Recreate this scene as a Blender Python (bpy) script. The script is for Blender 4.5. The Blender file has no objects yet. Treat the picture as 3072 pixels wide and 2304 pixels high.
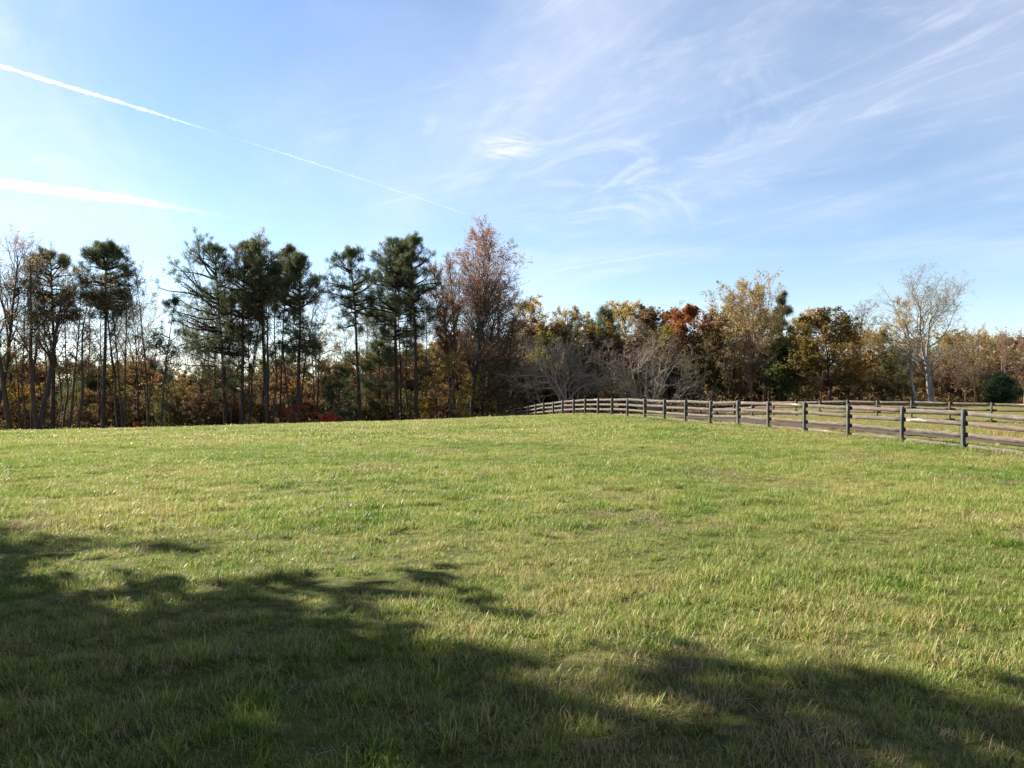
import bpy, math, random
import numpy as np
from mathutils import Vector, Matrix

SC = bpy.context.scene
COL = SC.collection

# ------------------------------------------------------------------ camera, sky, sun, exposure
F, HZ, EYE = 2320.0, 1200.0, 1.6          # focal length (photo px), horizon row, eye height
SUN_AZ, SUN_EL = math.radians(-59), math.radians(31)
cam_d = bpy.data.cameras.new('camera')
cam_d.sensor_width = 36.0
cam_d.lens = 36.0 * F / 3072.0
cam_d.shift_y = 48.0 / 3072.0
cam_d.clip_start = 0.1
cam_d.clip_end = 120000.0
cam = bpy.data.objects.new('camera', cam_d)
cam.location = (0, 0, EYE)
cam.rotation_euler = (math.radians(90), 0, 0)
COL.objects.link(cam)
SC.camera = cam

SUN_DIR = Vector((math.sin(SUN_AZ) * math.cos(SUN_EL), math.cos(SUN_AZ) * math.cos(SUN_EL), math.sin(SUN_EL)))
sun_d = bpy.data.lights.new('sun', 'SUN')
sun_d.energy = 5.0
sun_d.angle = math.radians(0.53)
sun_d.color = (1.0, 0.93, 0.81)
sun = bpy.data.objects.new('sun', sun_d)
sun.rotation_euler = SUN_DIR.to_track_quat('Z', 'Y').to_euler()
sun.location = (-60, 60, 60)
COL.objects.link(sun)

SC.view_settings.view_transform = 'Standard'
SC.view_settings.look = 'None'
SC.view_settings.exposure = 1.93
SC.view_settings.gamma = 1.0
SC.view_settings.use_curve_mapping = False
SKY_STRENGTH = 0.055


class NT:
    """small helper to write node trees"""
    def __init__(self, tree):
        self.t = tree
        self.t.nodes.clear()

    def n(self, kind, **kw):
        nd = self.t.nodes.new(kind)
        for k, v in kw.items():
            setattr(nd, k, v)
        return nd

    def l(self, a, b):
        self.t.links.new(a, b)

    def put(self, sock, v):
        if hasattr(v, 'is_output'):
            self.l(v, sock)
        else:
            sock.default_value = v

    def math(self, op, a, b=0.0, c=0.0, clamp=False):
        nd = self.n('ShaderNodeMath', operation=op, use_clamp=clamp)
        for s, v in zip(nd.inputs, (a, b, c)):
            self.put(s, v)
        return nd.outputs[0]

    def ramp(self, fac, stops, interp='LINEAR'):
        nd = self.n('ShaderNodeValToRGB')
        cr = nd.color_ramp
        cr.interpolation = interp
        while len(cr.elements) < len(stops):
            cr.elements.new(0.5)
        for e, (p, c) in zip(cr.elements, stops):
            e.position = p
            e.color = (c, c, c, 1) if isinstance(c, (int, float)) else (*c, 1)
        self.put(nd.inputs[0], fac)
        return nd.outputs[0]

    def noise(self, vec, scale, detail=4.0, rough=0.55, dist=0.0):
        nd = self.n('ShaderNodeTexNoise')
        if vec is not None:
            self.l(vec, nd.inputs['Vector'])
        nd.inputs['Scale'].default_value = scale
        nd.inputs['Detail'].default_value = detail
        nd.inputs['Roughness'].default_value = rough
        nd.inputs['Distortion'].default_value = dist
        return nd.outputs[0]

    def mix(self, fac, a, b, blend='MIX'):
        nd = self.n('ShaderNodeMix', data_type='RGBA', blend_type=blend)
        self.put(nd.inputs[0], fac)
        for s, v in ((nd.inputs[6], a), (nd.inputs[7], b)):
            if isinstance(v, tuple) and len(v) == 3:
                v = (*v, 1)
            self.put(s, v)
        return nd.outputs[2]

    def smooth(self, v, a, b):
        nd = self.n('ShaderNodeMapRange', interpolation_type='SMOOTHSTEP')
        self.put(nd.inputs[0], v)
        nd.inputs[1].default_value = a
        nd.inputs[2].default_value = b
        return nd.outputs[0]


# ---- the world: physical sky with thin streaks of cirrus
world = bpy.data.worlds.new('World')
SC.world = world
world.use_nodes = True
w = NT(world.node_tree)
sky = w.n('ShaderNodeTexSky', sky_type='NISHITA')
sky.sun_disc = False
sky.sun_elevation = SUN_EL
sky.sun_rotation = SUN_AZ
sky.altitude = 250.0
sky.air_density = 1.0
sky.dust_density = 0.05
sky.ozone_density = 1.8
tc = w.n('ShaderNodeTexCoord')
sep = w.n('ShaderNodeSeparateXYZ')
w.l(tc.outputs['Generated'], sep.inputs[0])
zz = w.math('ADD', w.math('MAXIMUM', sep.outputs[2], 0.0), 0.06)
uu = w.math('DIVIDE', sep.outputs[0], zz)
vv = w.math('DIVIDE', sep.outputs[1], zz)


def streak(ang, sa, sb, scale, seed, detail=6.0, rough=0.6, dist=0.8):
    """noise on the cloud plane, stretched along one wind direction"""
    ca, sn = math.cos(ang), math.sin(ang)
    a = w.math('ADD', w.math('MULTIPLY', uu, ca), w.math('MULTIPLY', vv, sn))
    b = w.math('SUBTRACT', w.math('MULTIPLY', vv, ca), w.math('MULTIPLY', uu, sn))
    cb = w.n('ShaderNodeCombineXYZ')
    w.l(w.math('MULTIPLY', a, sa), cb.inputs[0])
    w.l(w.math('MULTIPLY', b, sb), cb.inputs[1])
    cb.inputs[2].default_value = seed
    return w.noise(cb.outputs[0], scale, detail, rough, dist)


s1 = w.smooth(streak(math.radians(-68), 0.30, 1.5, 1.1, 3.7, 7, 0.6, 0.9), 0.42, 0.80)
s2 = w.smooth(streak(math.radians(-48), 0.6, 1.5, 1.9, 11.2, 8, 0.66, 2.2), 0.48, 0.80)
veil = w.smooth(streak(math.radians(-60), 0.7, 1.0, 0.62, 5.1, 5, 0.55, 0.8), 0.36, 0.72)
cl = w.math('ADD', w.math('MULTIPLY', s1, 0.34), w.math('MULTIPLY', s2, 0.42))
cl = w.math('MULTIPLY', cl, w.math('ADD', w.math('MULTIPLY', veil, 0.95), 0.12))
cl = w.math('ADD', cl, w.math('MULTIPLY', veil, 0.36), clamp=True)
# a patch of curled mares' tails high in the north north east
du, dv = w.math('SUBTRACT', uu, 0.42), w.math('SUBTRACT', vv, 2.75)
dd = w.math('ADD', w.math('MULTIPLY', w.math('MULTIPLY', du, du), 2.6), w.math('MULTIPLY', dv, dv))
patch = w.smooth(w.math('SQRT', dd), 1.25, 0.15)
curl = w.smooth(streak(math.radians(-75), 0.9, 1.35, 1.5, 21.0, 9, 0.62, 3.6), 0.44, 0.76)
cl = w.math('ADD', cl, w.math('MULTIPLY', w.math('MULTIPLY', patch, curl), 0.45), clamp=True)
cl = w.math('ADD', cl, w.math('MULTIPLY', patch, 0.10), clamp=True)
# one small bright puff near the middle of the sky
du2, dv2 = w.math('SUBTRACT', uu, -0.01), w.math('SUBTRACT', vv, 2.56)
dd2 = w.math('SQRT', w.math('ADD', w.math('MULTIPLY', du2, du2), w.math('MULTIPLY', w.math('MULTIPLY', dv2, dv2), 0.8)))
puff = w.math('MULTIPLY', w.smooth(dd2, 0.16, 0.0), w.smooth(streak(math.radians(20), 1.0, 2.0, 6.0, 4.4, 6, 0.6, 1.2), 0.36, 0.66))
cl = w.math('ADD', cl, w.math('MULTIPLY', puff, 0.75), clamp=True)
bg = w.n('ShaderNodeBackground')
bg.inputs[1].default_value = SKY_STRENGTH
hs = w.n('ShaderNodeHueSaturation')
hs.inputs['Saturation'].default_value = 1.0
w.l(w.mix(1.0, sky.outputs[0], (0.93, 0.91, 0.925), 'MULTIPLY'), hs.inputs['Color'])
CLOUD = (5.2, 5.4, 5.9)
w.l(w.mix(w.math('MULTIPLY', cl, 0.8), hs.outputs[0], CLOUD), bg.inputs[0])
wo = w.n('ShaderNodeOutputWorld')
w.l(bg.outputs[0], wo.inputs[0])


# ------------------------------------------------------------------ helpers
def tag(o, label=None, cat=None, group=None, kind=None):
    for k, v in (('label', label), ('category', cat), ('group', group), ('kind', kind)):
        if v:
            o[k] = v
    return o


def mesh_from(name, V, F4=None, F3=None, mat=None, smooth=False):
    me = bpy.data.meshes.new(name)
    V = np.asarray(V, np.float32).reshape(-1, 3)
    loops, starts, tot = [], [], 0
    for Fc, k in ((F4, 4), (F3, 3)):
        if Fc is None or len(Fc) == 0:
            continue
        Fc = np.asarray(Fc, np.int32).reshape(-1, k)
        loops.append(Fc.ravel())
        starts.append(np.arange(len(Fc), dtype=np.int32) * k + tot)
        tot += Fc.size
    me.vertices.add(len(V))
    me.vertices.foreach_set('co', V.ravel())
    if tot:
        st = np.concatenate(starts)
        me.loops.add(tot)
        me.loops.foreach_set('vertex_index', np.concatenate(loops))
        me.polygons.add(len(st))
        me.polygons.foreach_set('loop_start', st)
        if smooth:
            me.polygons.foreach_set('use_smooth', np.ones(len(st), bool))
    if mat:
        me.materials.append(mat)
    me.update(calc_edges=True)
    return me


def link(name, me, parent=None, loc=None):
    o = bpy.data.objects.new(name, me)
    COL.objects.link(o)
    if parent:
        o.parent = parent
    if loc is not None:
        o.location = loc
    return o


class Geo:
    """collects quads and triangles of one part"""
    def __init__(self):
        self.V, self.Q, self.T, self.n = [], [], [], 0

    def add(self, V, Q=None, T=None):
        V = np.asarray(V, float).reshape(-1, 3)
        if Q is not None and len(Q):
            self.Q.append(np.asarray(Q, np.int64).reshape(-1, 4) + self.n)
        if T is not None and len(T):
            self.T.append(np.asarray(T, np.int64).reshape(-1, 3) + self.n)
        self.V.append(V)
        self.n += len(V)

    def mesh(self, name, mat, smooth=False):
        V = np.concatenate(self.V) if self.V else np.zeros((0, 3))
        return mesh_from(name, V, np.concatenate(self.Q) if self.Q else None,
                         np.concatenate(self.T) if self.T else None, mat, smooth)


# ------------------------------------------------------------------ materials
def new_mat(name):
    m = bpy.data.materials.new(name)
    m.use_nodes = True
    return m, NT(m.node_tree)


def principled(t, col, rough=0.8, spec=0.3):
    b = t.n('ShaderNodeBsdfPrincipled')
    if isinstance(col, tuple) and len(col) == 3:
        col = (*col, 1)
    t.put(b.inputs['Base Color'], col)
    t.put(b.inputs['Roughness'], rough)
    b.inputs['Specular IOR Level'].default_value = spec
    return b


def out(t, sh, bump=None):
    o = t.n('ShaderNodeOutputMaterial')
    t.l(sh, o.inputs[0])


def leaf_mat(name, cols, trans=0.4, nscale=0.35, spread=0.55):
    """leaf colours vary from leaf to leaf and from one bough to the next"""
    m, t = new_mat(name)
    g = t.n('ShaderNodeNewGeometry')
    oi = t.n('ShaderNodeObjectInfo')
    co = t.n('ShaderNodeTexCoord')
    nz = t.noise(co.outputs['Object'], nscale, 2.0, 0.5)
    nz = t.smooth(nz, 0.3, 0.7)
    f = t.math('ADD', t.math('MULTIPLY', g.outputs['Random Per Island'], spread), t.math('MULTIPLY', nz, 1 - spread))
    f = t.math('ADD', f, t.math('MULTIPLY', t.math('SUBTRACT', oi.outputs['Random'], 0.5), 0.2), clamp=True)
    col = t.ramp(f, [(i / (len(cols) - 1), c) for i, c in enumerate(cols)])
    d = t.n('ShaderNodeBsdfDiffuse')
    tr = t.n('ShaderNodeBsdfTranslucent')
    t.l(col, d.inputs[0])
    t.l(col, tr.inputs[0])
    mx = t.n('ShaderNodeMixShader')
    mx.inputs[0].default_value = trans
    t.l(d.outputs[0], mx.inputs[1])
    t.l(tr.outputs[0], mx.inputs[2])
    out(t, mx.outputs[0])
    return m


def bark_mat(name, c1, c2, scale=6.0):
    m, t = new_mat(name)
    co = t.n('ShaderNodeTexCoord')
    mp = t.n('ShaderNodeMapping')
    mp.inputs['Scale'].default_value = (1, 1, 0.25)
    t.l(co.outputs['Object'], mp.inputs[0])
    nz = t.noise(mp.outputs[0], scale, 5.0, 0.65)
    b = principled(t, t.ramp(nz, [(0.3, c1), (0.7, c2)]), 0.9, 0.15)
    out(t, b.outputs[0])
    return m


M = {}
M['bark_pine'] = bark_mat('bark_pine', (0.027, 0.021, 0.017), (0.075, 0.057, 0.044))
M['bark_grey'] = bark_mat('bark_grey', (0.032, 0.027, 0.023), (0.085, 0.072, 0.06))
M['bark_tan'] = bark_mat('bark_tan', (0.11, 0.085, 0.065), (0.28, 0.22, 0.17))
M['bark_limb'] = bark_mat('bark_limb', (0.17, 0.135, 0.105), (0.38, 0.31, 0.24))
M['bark_pale'] = bark_mat('bark_pale', (0.12, 0.105, 0.085), (0.36, 0.33, 0.28), 2.5)
M['twig_rose'] = bark_mat('twig_rose', (0.12, 0.085, 0.075), (0.24, 0.18, 0.15))
M['needle'] = leaf_mat('needle', [(0.050, 0.064, 0.034), (0.088, 0.108, 0.052), (0.15, 0.16, 0.075)], 0.45, 0.5)
M['needle_olive'] = leaf_mat('needle_olive', [(0.058, 0.062, 0.028), (0.10, 0.10, 0.042), (0.165, 0.13, 0.06)], 0.42, 0.5)
M['needle_blue'] = leaf_mat('needle_blue', [(0.024, 0.042, 0.024), (0.045, 0.072, 0.036), (0.08, 0.11, 0.052)], 0.35, 0.5)
M['leaf_rust'] = leaf_mat('leaf_rust', [(0.10, 0.050, 0.022), (0.20, 0.092, 0.036), (0.29, 0.155, 0.062)], 0.45)
M['leaf_pink'] = leaf_mat('leaf_pink', [(0.220, 0.099, 0.066), (0.330, 0.165, 0.110), (0.396, 0.242, 0.154)], 0.5)
M['leaf_tan'] = leaf_mat('leaf_tan', [(0.195, 0.143, 0.058), (0.325, 0.234, 0.091), (0.442, 0.325, 0.143)], 0.45)
M['leaf_yellow'] = leaf_mat('leaf_yellow', [(0.224, 0.157, 0.034), (0.370, 0.258, 0.050), (0.470, 0.336, 0.078)], 0.45)
M['leaf_lime'] = leaf_mat('leaf_lime', [(0.120, 0.120, 0.024), (0.216, 0.204, 0.036), (0.324, 0.288, 0.060)], 0.45)
M['leaf_olive'] = leaf_mat('leaf_olive', [(0.063, 0.063, 0.024), (0.133, 0.119, 0.042), (0.238, 0.175, 0.056)], 0.4)
M['leaf_brown'] = leaf_mat('leaf_brown', [(0.087, 0.061, 0.036), (0.174, 0.116, 0.061), (0.275, 0.174, 0.087)], 0.35)
M['leaf_oak'] = leaf_mat('leaf_oak', [(0.077, 0.077, 0.028), (0.196, 0.140, 0.042), (0.378, 0.182, 0.049)], 0.4, 0.28, 0.35)
M['leaf_orange'] = leaf_mat('leaf_orange', [(0.07, 0.06, 0.022), (0.17, 0.075, 0.025), (0.40, 0.115, 0.022), (0.42, 0.085, 0.02)], 0.4, 0.24, 0.3)

def two_tone_leaf(name, low, high):
    """autumn tree that has turned from the top: bright outer head, still brown green lower down"""
    m, t = new_mat(name)
    g = t.n('ShaderNodeNewGeometry')
    co = t.n('ShaderNodeTexCoord')
    sx = t.n('ShaderNodeSeparateXYZ')
    t.l(co.outputs['Object'], sx.inputs[0])
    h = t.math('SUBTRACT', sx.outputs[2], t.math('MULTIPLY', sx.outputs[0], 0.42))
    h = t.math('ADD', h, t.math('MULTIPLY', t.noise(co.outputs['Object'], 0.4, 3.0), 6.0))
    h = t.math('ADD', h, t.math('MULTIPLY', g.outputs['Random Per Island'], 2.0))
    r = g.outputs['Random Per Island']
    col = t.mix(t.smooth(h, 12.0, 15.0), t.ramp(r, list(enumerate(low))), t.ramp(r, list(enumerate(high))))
    d = t.n('ShaderNodeBsdfDiffuse')
    tr = t.n('ShaderNodeBsdfTranslucent')
    t.l(col, d.inputs[0])
    t.l(col, tr.inputs[0])
    mx = t.n('ShaderNodeMixShader')
    mx.inputs[0].default_value = 0.4
    t.l(d.outputs[0], mx.inputs[1])
    t.l(tr.outputs[0], mx.inputs[2])
    out(t, mx.outputs[0])
    return m


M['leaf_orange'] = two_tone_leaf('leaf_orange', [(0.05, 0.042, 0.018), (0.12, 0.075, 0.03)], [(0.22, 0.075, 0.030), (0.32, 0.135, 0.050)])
M['leaf_red'] = leaf_mat('leaf_red', [(0.30, 0.03, 0.02), (0.45, 0.055, 0.03), (0.50, 0.12, 0.05)], 0.45)
M['leaf_green'] = leaf_mat('leaf_green', [(0.039, 0.055, 0.019), (0.072, 0.098, 0.029), (0.130, 0.150, 0.042)], 0.4)
M['leaf_wood'] = leaf_mat('leaf_wood', [(0.053, 0.054, 0.024), (0.128, 0.098, 0.042), (0.225, 0.150, 0.060), (0.285, 0.135, 0.053)], 0.35, 0.12, 0.45)


# ------------------------------------------------------------------ the lie of the land
NEAR_POSTS = [(2889.7, 1232.2, 24.6), (2704.7, 1222.8, 27.5), (2544, 1212.7, 30.2), (2413, 1208.6, 32.8), (2305, 1206.8, 35.3),
              (2214.6, 1204.8, 37.8), (2129.2, 1203.7, 40.3), (2056, 1201, 42.9), (1992.7, 1199, 45.5), (1934, 1196.7, 48.1),
              (1881, 1195.6, 50.8), (1835, 1194.5, 53.6), (1793.5, 1195.6, 56.3), (1755, 1196.7, 59), (1721, 1198.5, 61.7),
              (1687, 1201, 64.3), (1659, 1204.8, 66.9), (1630.5, 1209, 69.5), (1606.7, 1213, 72), (1583.6, 1217.6, 74.5),
              (1564, 1221, 77), (1541.5, 1225, 79.5), (1525, 1229.7, 82), (1510, 1234, 84.5)]
FAR_POSTS = [(2973.7, 1209, 48), (2848.6, 1206, 50), (2734.6, 1203.4, 52.1), (2630, 1202.2, 54.2), (2541, 1201.5, 56.4), (2459, 1202.3, 58.6), (2386, 1203.6, 60.8), (2318, 1205.5, 63), (2256, 1207.5, 65.2), (2202, 1209.5, 67.4), (2150, 1212, 69.6), (2103, 1215, 71.8), (2060, 1218, 74)]
near_line = [((x - 1536) / F * d, d, EYE - (t - HZ) / F * d - 1.25) for x, t, d in NEAR_POSTS]
near_line = [(15.2, 16.5, -0.2), (15.0, 19.2, -0.15), (14.75, 21.9, -0.08)] + near_line
far_line = [((x - 1536) / F * d, d, EYE - (t - HZ) / F * d - 1.25) for x, t, d in FAR_POSTS]
far_line = [(34.2, 41.7, 0.05), (32.75, 43.8, 0.08), (31.25, 45.9, 0.12)] + far_line
_C = near_line[::2] + far_line[::2] + [
    (0, 0, 0), (0, -15, 0), (-8, 4, 0.0), (8, 4, 0), (0, 10, .02), (-6, 10, .0), (6, 10, .02), (0, 22, .06), (-14, 22, -.03),
    (-25, 20, -.1), (22, 20, -.1), (30, 28, 0), (-5, 35, .1), (-18, 35, -.05), (-30, 35, -.22), (4, 38, .22), (-2.2, 55, .17),
    (-10.5, 52, .05), (-17, 50, -.1), (-24, 48, -.22), (-32, 46, -.33), (-44, 44, -.5), (-40, 60, -1.2), (-25, 64, -1.0),
    (-12, 68, -.6), (-45, 80, -3.0), (-28, 84, -3.0), (-12, 88, -2.6), (0, 92, -2.0), (-45, 110, -4.5), (-15, 115, -4.2),
    (10, 85, -.5), (20, 85, .3), (32, 80, .75), (45, 80, .9), (60, 82, 1.0), (10, 110, -1.), (30, 105, .9), (60, 110, 1.2),
    (45, 60, .3), (60, 50, .3), (-70, 60, -2), (-70, 110, -5), (90, 100, 1.3), (90, 40, .3), (-70, 0, -.5), (70, 0, -.4),
    (0, -60, -.5), (0, 150, -4), (60, 150, 1), (-70, 150, -5.5)]
_C = np.array(_C, float)


def _U(r2):
    return np.where(r2 > 1e-9, 0.5 * r2 * np.log(np.maximum(r2, 1e-9)), 0)


_n = len(_C)
_K = _U(((_C[:, None, :2] - _C[None, :, :2]) ** 2).sum(-1)) + np.eye(_n) * 2.0
_P = np.c_[np.ones(_n), _C[:, :2]]
_w = np.linalg.solve(np.block([[_K, _P], [_P.T, np.zeros((3, 3))]]), np.r_[_C[:, 2], 0, 0, 0])


def ground(x, y):
    """height of the land at x, y (smooth surface through the surveyed points)"""
    x = np.clip(np.asarray(x, float), -95, 115)
    far = np.clip((np.asarray(y, float) - 165) / 110, 0, 1)
    y = np.clip(np.asarray(y, float), -70, 175)
    z = _w[_n] + _w[_n + 1] * x + _w[_n + 2] * y
    for i in range(_n):
        z = z + _w[i] * _U((x - _C[i, 0]) ** 2 + (y - _C[i, 1]) ** 2)
    b = 0.018 * np.sin(1.7 * x + 0.6 * y) * np.sin(1.1 * y - 0.5 * x + 1) + 0.012 * np.sin(3.9 * x - 1.3 * y + 2) * np.sin(3.1 * y + 0.4 * x)
    b = b + 0.016 * np.sin(6.1 * x + 2.3 * y + 1.3 * np.sin(2.2 * y)) * np.sin(5.3 * y - 1.9 * x + 1.7 * np.sin(1.9 * x)) + 0.010 * np.sin(9.7 * x - 4.1 * y) * np.sin(8.9 * y + 2.2 * x)
    return z + b + 11.0 * far * far * (3 - 2 * far)              # the land rises again beyond the wood


def woods_amount(x, y):
    """0 on the mown grass, 1 on the leaf litter below the trees"""
    x = np.asarray(x, float)
    y = np.asarray(y, float)
    edge = np.interp(x, [-80, -30, -8, 2, 10, 16, 22, 34, 44, 60, 90], [68, 70, 74, 84, 72, 74, 79, 80, 82, 84, 88])
    edge = edge + 1.5 * np.sin(x * 0.7) + 1.0 * np.sin(x * 1.9 + 1)
    return np.clip((y - edge) / 3.0 + 0.5, 0, 1)


def axis(lo, hi, fine_lo, fine_hi, step, grow=1.25):
    a = list(np.arange(fine_lo, fine_hi + 1e-6, step))
    s = step
    while a[-1] < hi:
        s *= grow
        a.append(a[-1] + s)
    s = step
    while a[0] > lo:
        s *= grow
        a.insert(0, a[0] - s)
    return np.array(a)


gx = np.concatenate([[v for v in axis(-3000, 3000, -56, 66, 0.5) if v < -12 or v > 12], np.arange(-12, 12.01, 0.25)])
gx = np.unique(np.round(gx, 4))
gy = np.concatenate([[v for v in axis(-1500, 4000, -4, 112, 0.5) if v < 2 or v > 20], np.arange(2, 20.01, 0.25)])
gy = np.unique(np.round(gy, 4))
GX, GY = np.meshgrid(gx, gy)
GZ = ground(GX, GY)
V = np.stack([GX, GY, GZ], -1).reshape(-1, 3)
ny, nx = GX.shape
ii = (np.arange(ny - 1)[:, None] * nx + np.arange(nx - 1)[None, :]).ravel()
m, t = new_mat('pasture_soil')
ge = t.n('ShaderNodeNewGeometry')
n1 = t.noise(ge.outputs['Position'], 0.35, 5.0, 0.6)
n2 = t.noise(ge.outputs['Position'], 9.0, 6.0, 0.7)
turf = t.ramp(n1, [(0.28, (0.065, 0.082, 0.018)), (0.5, (0.10, 0.108, 0.026)), (0.72, (0.14, 0.115, 0.042))])
turf = t.mix(t.smooth(n2, 0.35, 0.65), turf, (0.05, 0.055, 0.016))
litter = t.ramp(t.noise(ge.outputs['Position'], 5.0, 6.0, 0.75), [(0.3, (0.05, 0.03, 0.016)), (0.55, (0.15, 0.085, 0.04)), (0.75, (0.25, 0.15, 0.07))])
at = t.n('ShaderNodeAttribute', attribute_name='litter')
b = principled(t, t.mix(at.outputs['Fac'], turf, litter), 0.95, 0.1)
bp = t.n('ShaderNodeBump')
bp.inputs['Strength'].default_value = 0.8
bp.inputs['Distance'].default_value = 0.05
t.l(t.noise(ge.outputs['Position'], 14.0, 6.0, 0.7), bp.inputs['Height'])
t.l(bp.outputs[0], b.inputs['Normal'])
out(t, b.outputs[0])
gm = mesh_from('ground', V, np.stack([ii, ii + 1, ii + nx + 1, ii + nx], -1), None, m, True)
la = gm.attributes.new('litter', 'FLOAT', 'POINT')
la.data.foreach_set('value', woods_amount(GX, GY).ravel().astype(np.float32))
tag(link('ground', gm), kind='structure')


# ------------------------------------------------------------------ the drive behind the paddock fence
def offset_line(line, o0, o1=None):
    P = np.array(line)[:, :2]
    T = np.gradient(P, axis=0)
    T /= np.linalg.norm(T, axis=1)[:, None]
    Nr = np.stack([T[:, 1], -T[:, 0]], -1)
    return P + Nr * np.linspace(o0, o0 if o1 is None else o1, len(P))[:, None]


def dense(P, k=6):
    s = np.linspace(0, len(P) - 1, (len(P) - 1) * k + 1)
    return np.stack([np.interp(s, np.arange(len(P)), P[:, j]) for j in range(P.shape[1])], -1)


def strip(name, A, B, mat, lift, cols=5):
    L = np.stack([A + (B - A) * f for f in np.linspace(0, 1, cols)], 1)
    z = ground(L[..., 0], L[..., 1]) + lift
    VV = np.concatenate([L, z[..., None]], -1).reshape(-1, 3)
    n_, c_ = L.shape[:2]
    i_ = (np.arange(n_ - 1)[:, None] * c_ + np.arange(c_ - 1)[None, :]).ravel()
    return tag(link(name, mesh_from(name, VV, np.stack([i_, i_ + 1, i_ + c_ + 1, i_ + c_], -1), None, mat, True)), kind='structure')


m, t = new_mat('old_asphalt')
ge = t.n('ShaderNodeNewGeometry')
nA = t.noise(ge.outputs['Position'], 1.2, 5, 0.6)
nB = t.noise(ge.outputs['Position'], 60.0, 3, 0.6)
c = t.ramp(nA, [(0.3, (0.048, 0.038, 0.030)), (0.7, (0.085, 0.068, 0.054))])
c = t.mix(t.math('MULTIPLY', nB, 0.5), c, (0.10, 0.082, 0.066))
out(t, principled(t, c, 1.0, 0.0).outputs[0])
DL = [p for p in near_line][:16]
d_in = dense(offset_line(DL, 3.0, 2.6))
d_out = dense(offset_line(DL, 6.6, 5.4))
strip('driveway', d_in, d_out, m, 0.03, 7)
m, t = new_mat('pine_straw')
ge = t.n('ShaderNodeNewGeometry')
c = t.ramp(t.noise(ge.outputs['Position'], 8.0, 6, 0.75), [(0.3, (0.13, 0.06, 0.022)), (0.55, (0.27, 0.13, 0.045)), (0.75, (0.30, 0.21, 0.075))])
out(t, principled(t, c, 0.95, 0.1).outputs[0])
e_out = d_out + (d_out - d_in) / np.linalg.norm(d_out - d_in, axis=1)[:, None] * (0.55 + 0.35 * np.sin(np.arange(len(d_out)) * 0.9) + 0.3 * np.sin(np.arange(len(d_out)) * 0.31))[:, None]
strip('leaf_strewn_verge', d_out, e_out, m, 0.024, 4)


# ------------------------------------------------------------------ four-board paddock fences
def wood_mat(name, paint, grey, brown, pale, axis_scale):
    m, t = new_mat(name)
    co = t.n('ShaderNodeTexCoord')
    oi = t.n('ShaderNodeObjectInfo')
    mp = t.n('ShaderNodeMapping')
    mp.inputs['Scale'].default_value = axis_scale
    t.l(co.outputs['Object'], mp.inputs[0])
    cb = t.n('ShaderNodeCombineXYZ')
    t.l(t.math('MULTIPLY', oi.outputs['Random'], 57.0), cb.inputs[0])
    t.l(t.math('MULTIPLY', oi.outputs['Random'], 31.0), cb.inputs[2])
    t.l(cb.outputs[0], mp.inputs['Location'])
    grain = t.noise(mp.outputs[0], 5.0, 7, 0.7, 0.4)
    wear = t.noise(mp.outputs[0], 1.3, 4, 0.6, 0.6)
    base = t.ramp(grain, [(0.38, grey[0]), (0.62, grey[1])])
    base = t.mix(t.smooth(t.math('ADD', t.noise(mp.outputs[0], 0.7, 2, 0.5), t.math('MULTIPLY', t.math('SUBTRACT', oi.outputs['Random'], 0.5), 0.35)), 0.58, 0.72), base, brown)
    base = t.mix(t.math('MULTIPLY', t.smooth(wear, 0.60, 0.72), 0.75), base, pale)
    base = t.mix(t.math('MULTIPLY', t.smooth(t.math('ADD', wear, t.math('MULTIPLY', grain, 0.35)), 0.62, 0.52), 0.8), base, paint)
    b = principled(t, base, 0.85, 0.2)
    bp = t.n('ShaderNodeBump')
    bp.inputs['Strength'].default_value = 0.5
    bp.inputs['Distance'].default_value = 0.01
    t.l(grain, bp.inputs['Height'])
    t.l(bp.outputs[0], b.inputs['Normal'])
    out(t, b.outputs[0])
    return m


M['board'] = wood_mat('weathered_board', (0.064, 0.058, 0.051), ((0.038, 0.031, 0.024), (0.145, 0.121, 0.094)), (0.105, 0.073, 0.054), (0.40, 0.36, 0.31), (0.55, 3, 6))
M['post'] = wood_mat('weathered_post', (0.045, 0.048, 0.048), ((0.042, 0.045, 0.039), (0.098, 0.10, 0.088)), (0.13, 0.115, 0.09), (0.24, 0.23, 0.2), (4, 4, 0.6))
rng = np.random.default_rng(7)
BOARD_H, BOARD_T, SPAN = 0.150, 0.028, 2.6
POST_W, POST_D = 0.108, 0.115


def board_mesh(k):
    r = np.random.default_rng(100 + k)
    n = 6
    xs = np.linspace(-SPAN / 2, SPAN / 2, n + 1)
    V, Q = [], []
    bow = r.normal(0, 0.0035, n + 1)
    thick = r.normal(0, 0.003, n + 1)
    for i, x in enumerate(xs):
        h0 = -BOARD_H / 2 + bow[i] + r.normal(0, 0.002)
        h1 = BOARD_H / 2 + bow[i] + r.normal(0, 0.002)
        y0, y1 = thick[i], BOARD_T + thick[i]
        V += [(x, y0, h0), (x, y0, h1), (x, y1, h1), (x, y1, h0)]
    for i in range(n):
        a = i * 4
        for j in range(4):
            Q.append((a + j, a + 4 + j, a + 4 + (j + 1) % 4, a + (j + 1) % 4))
    Q += [(0, 1, 2, 3), (n * 4 + 3, n * 4 + 2, n * 4 + 1, n * 4)]
    return mesh_from('board', V, Q, None, M['board'])


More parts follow.
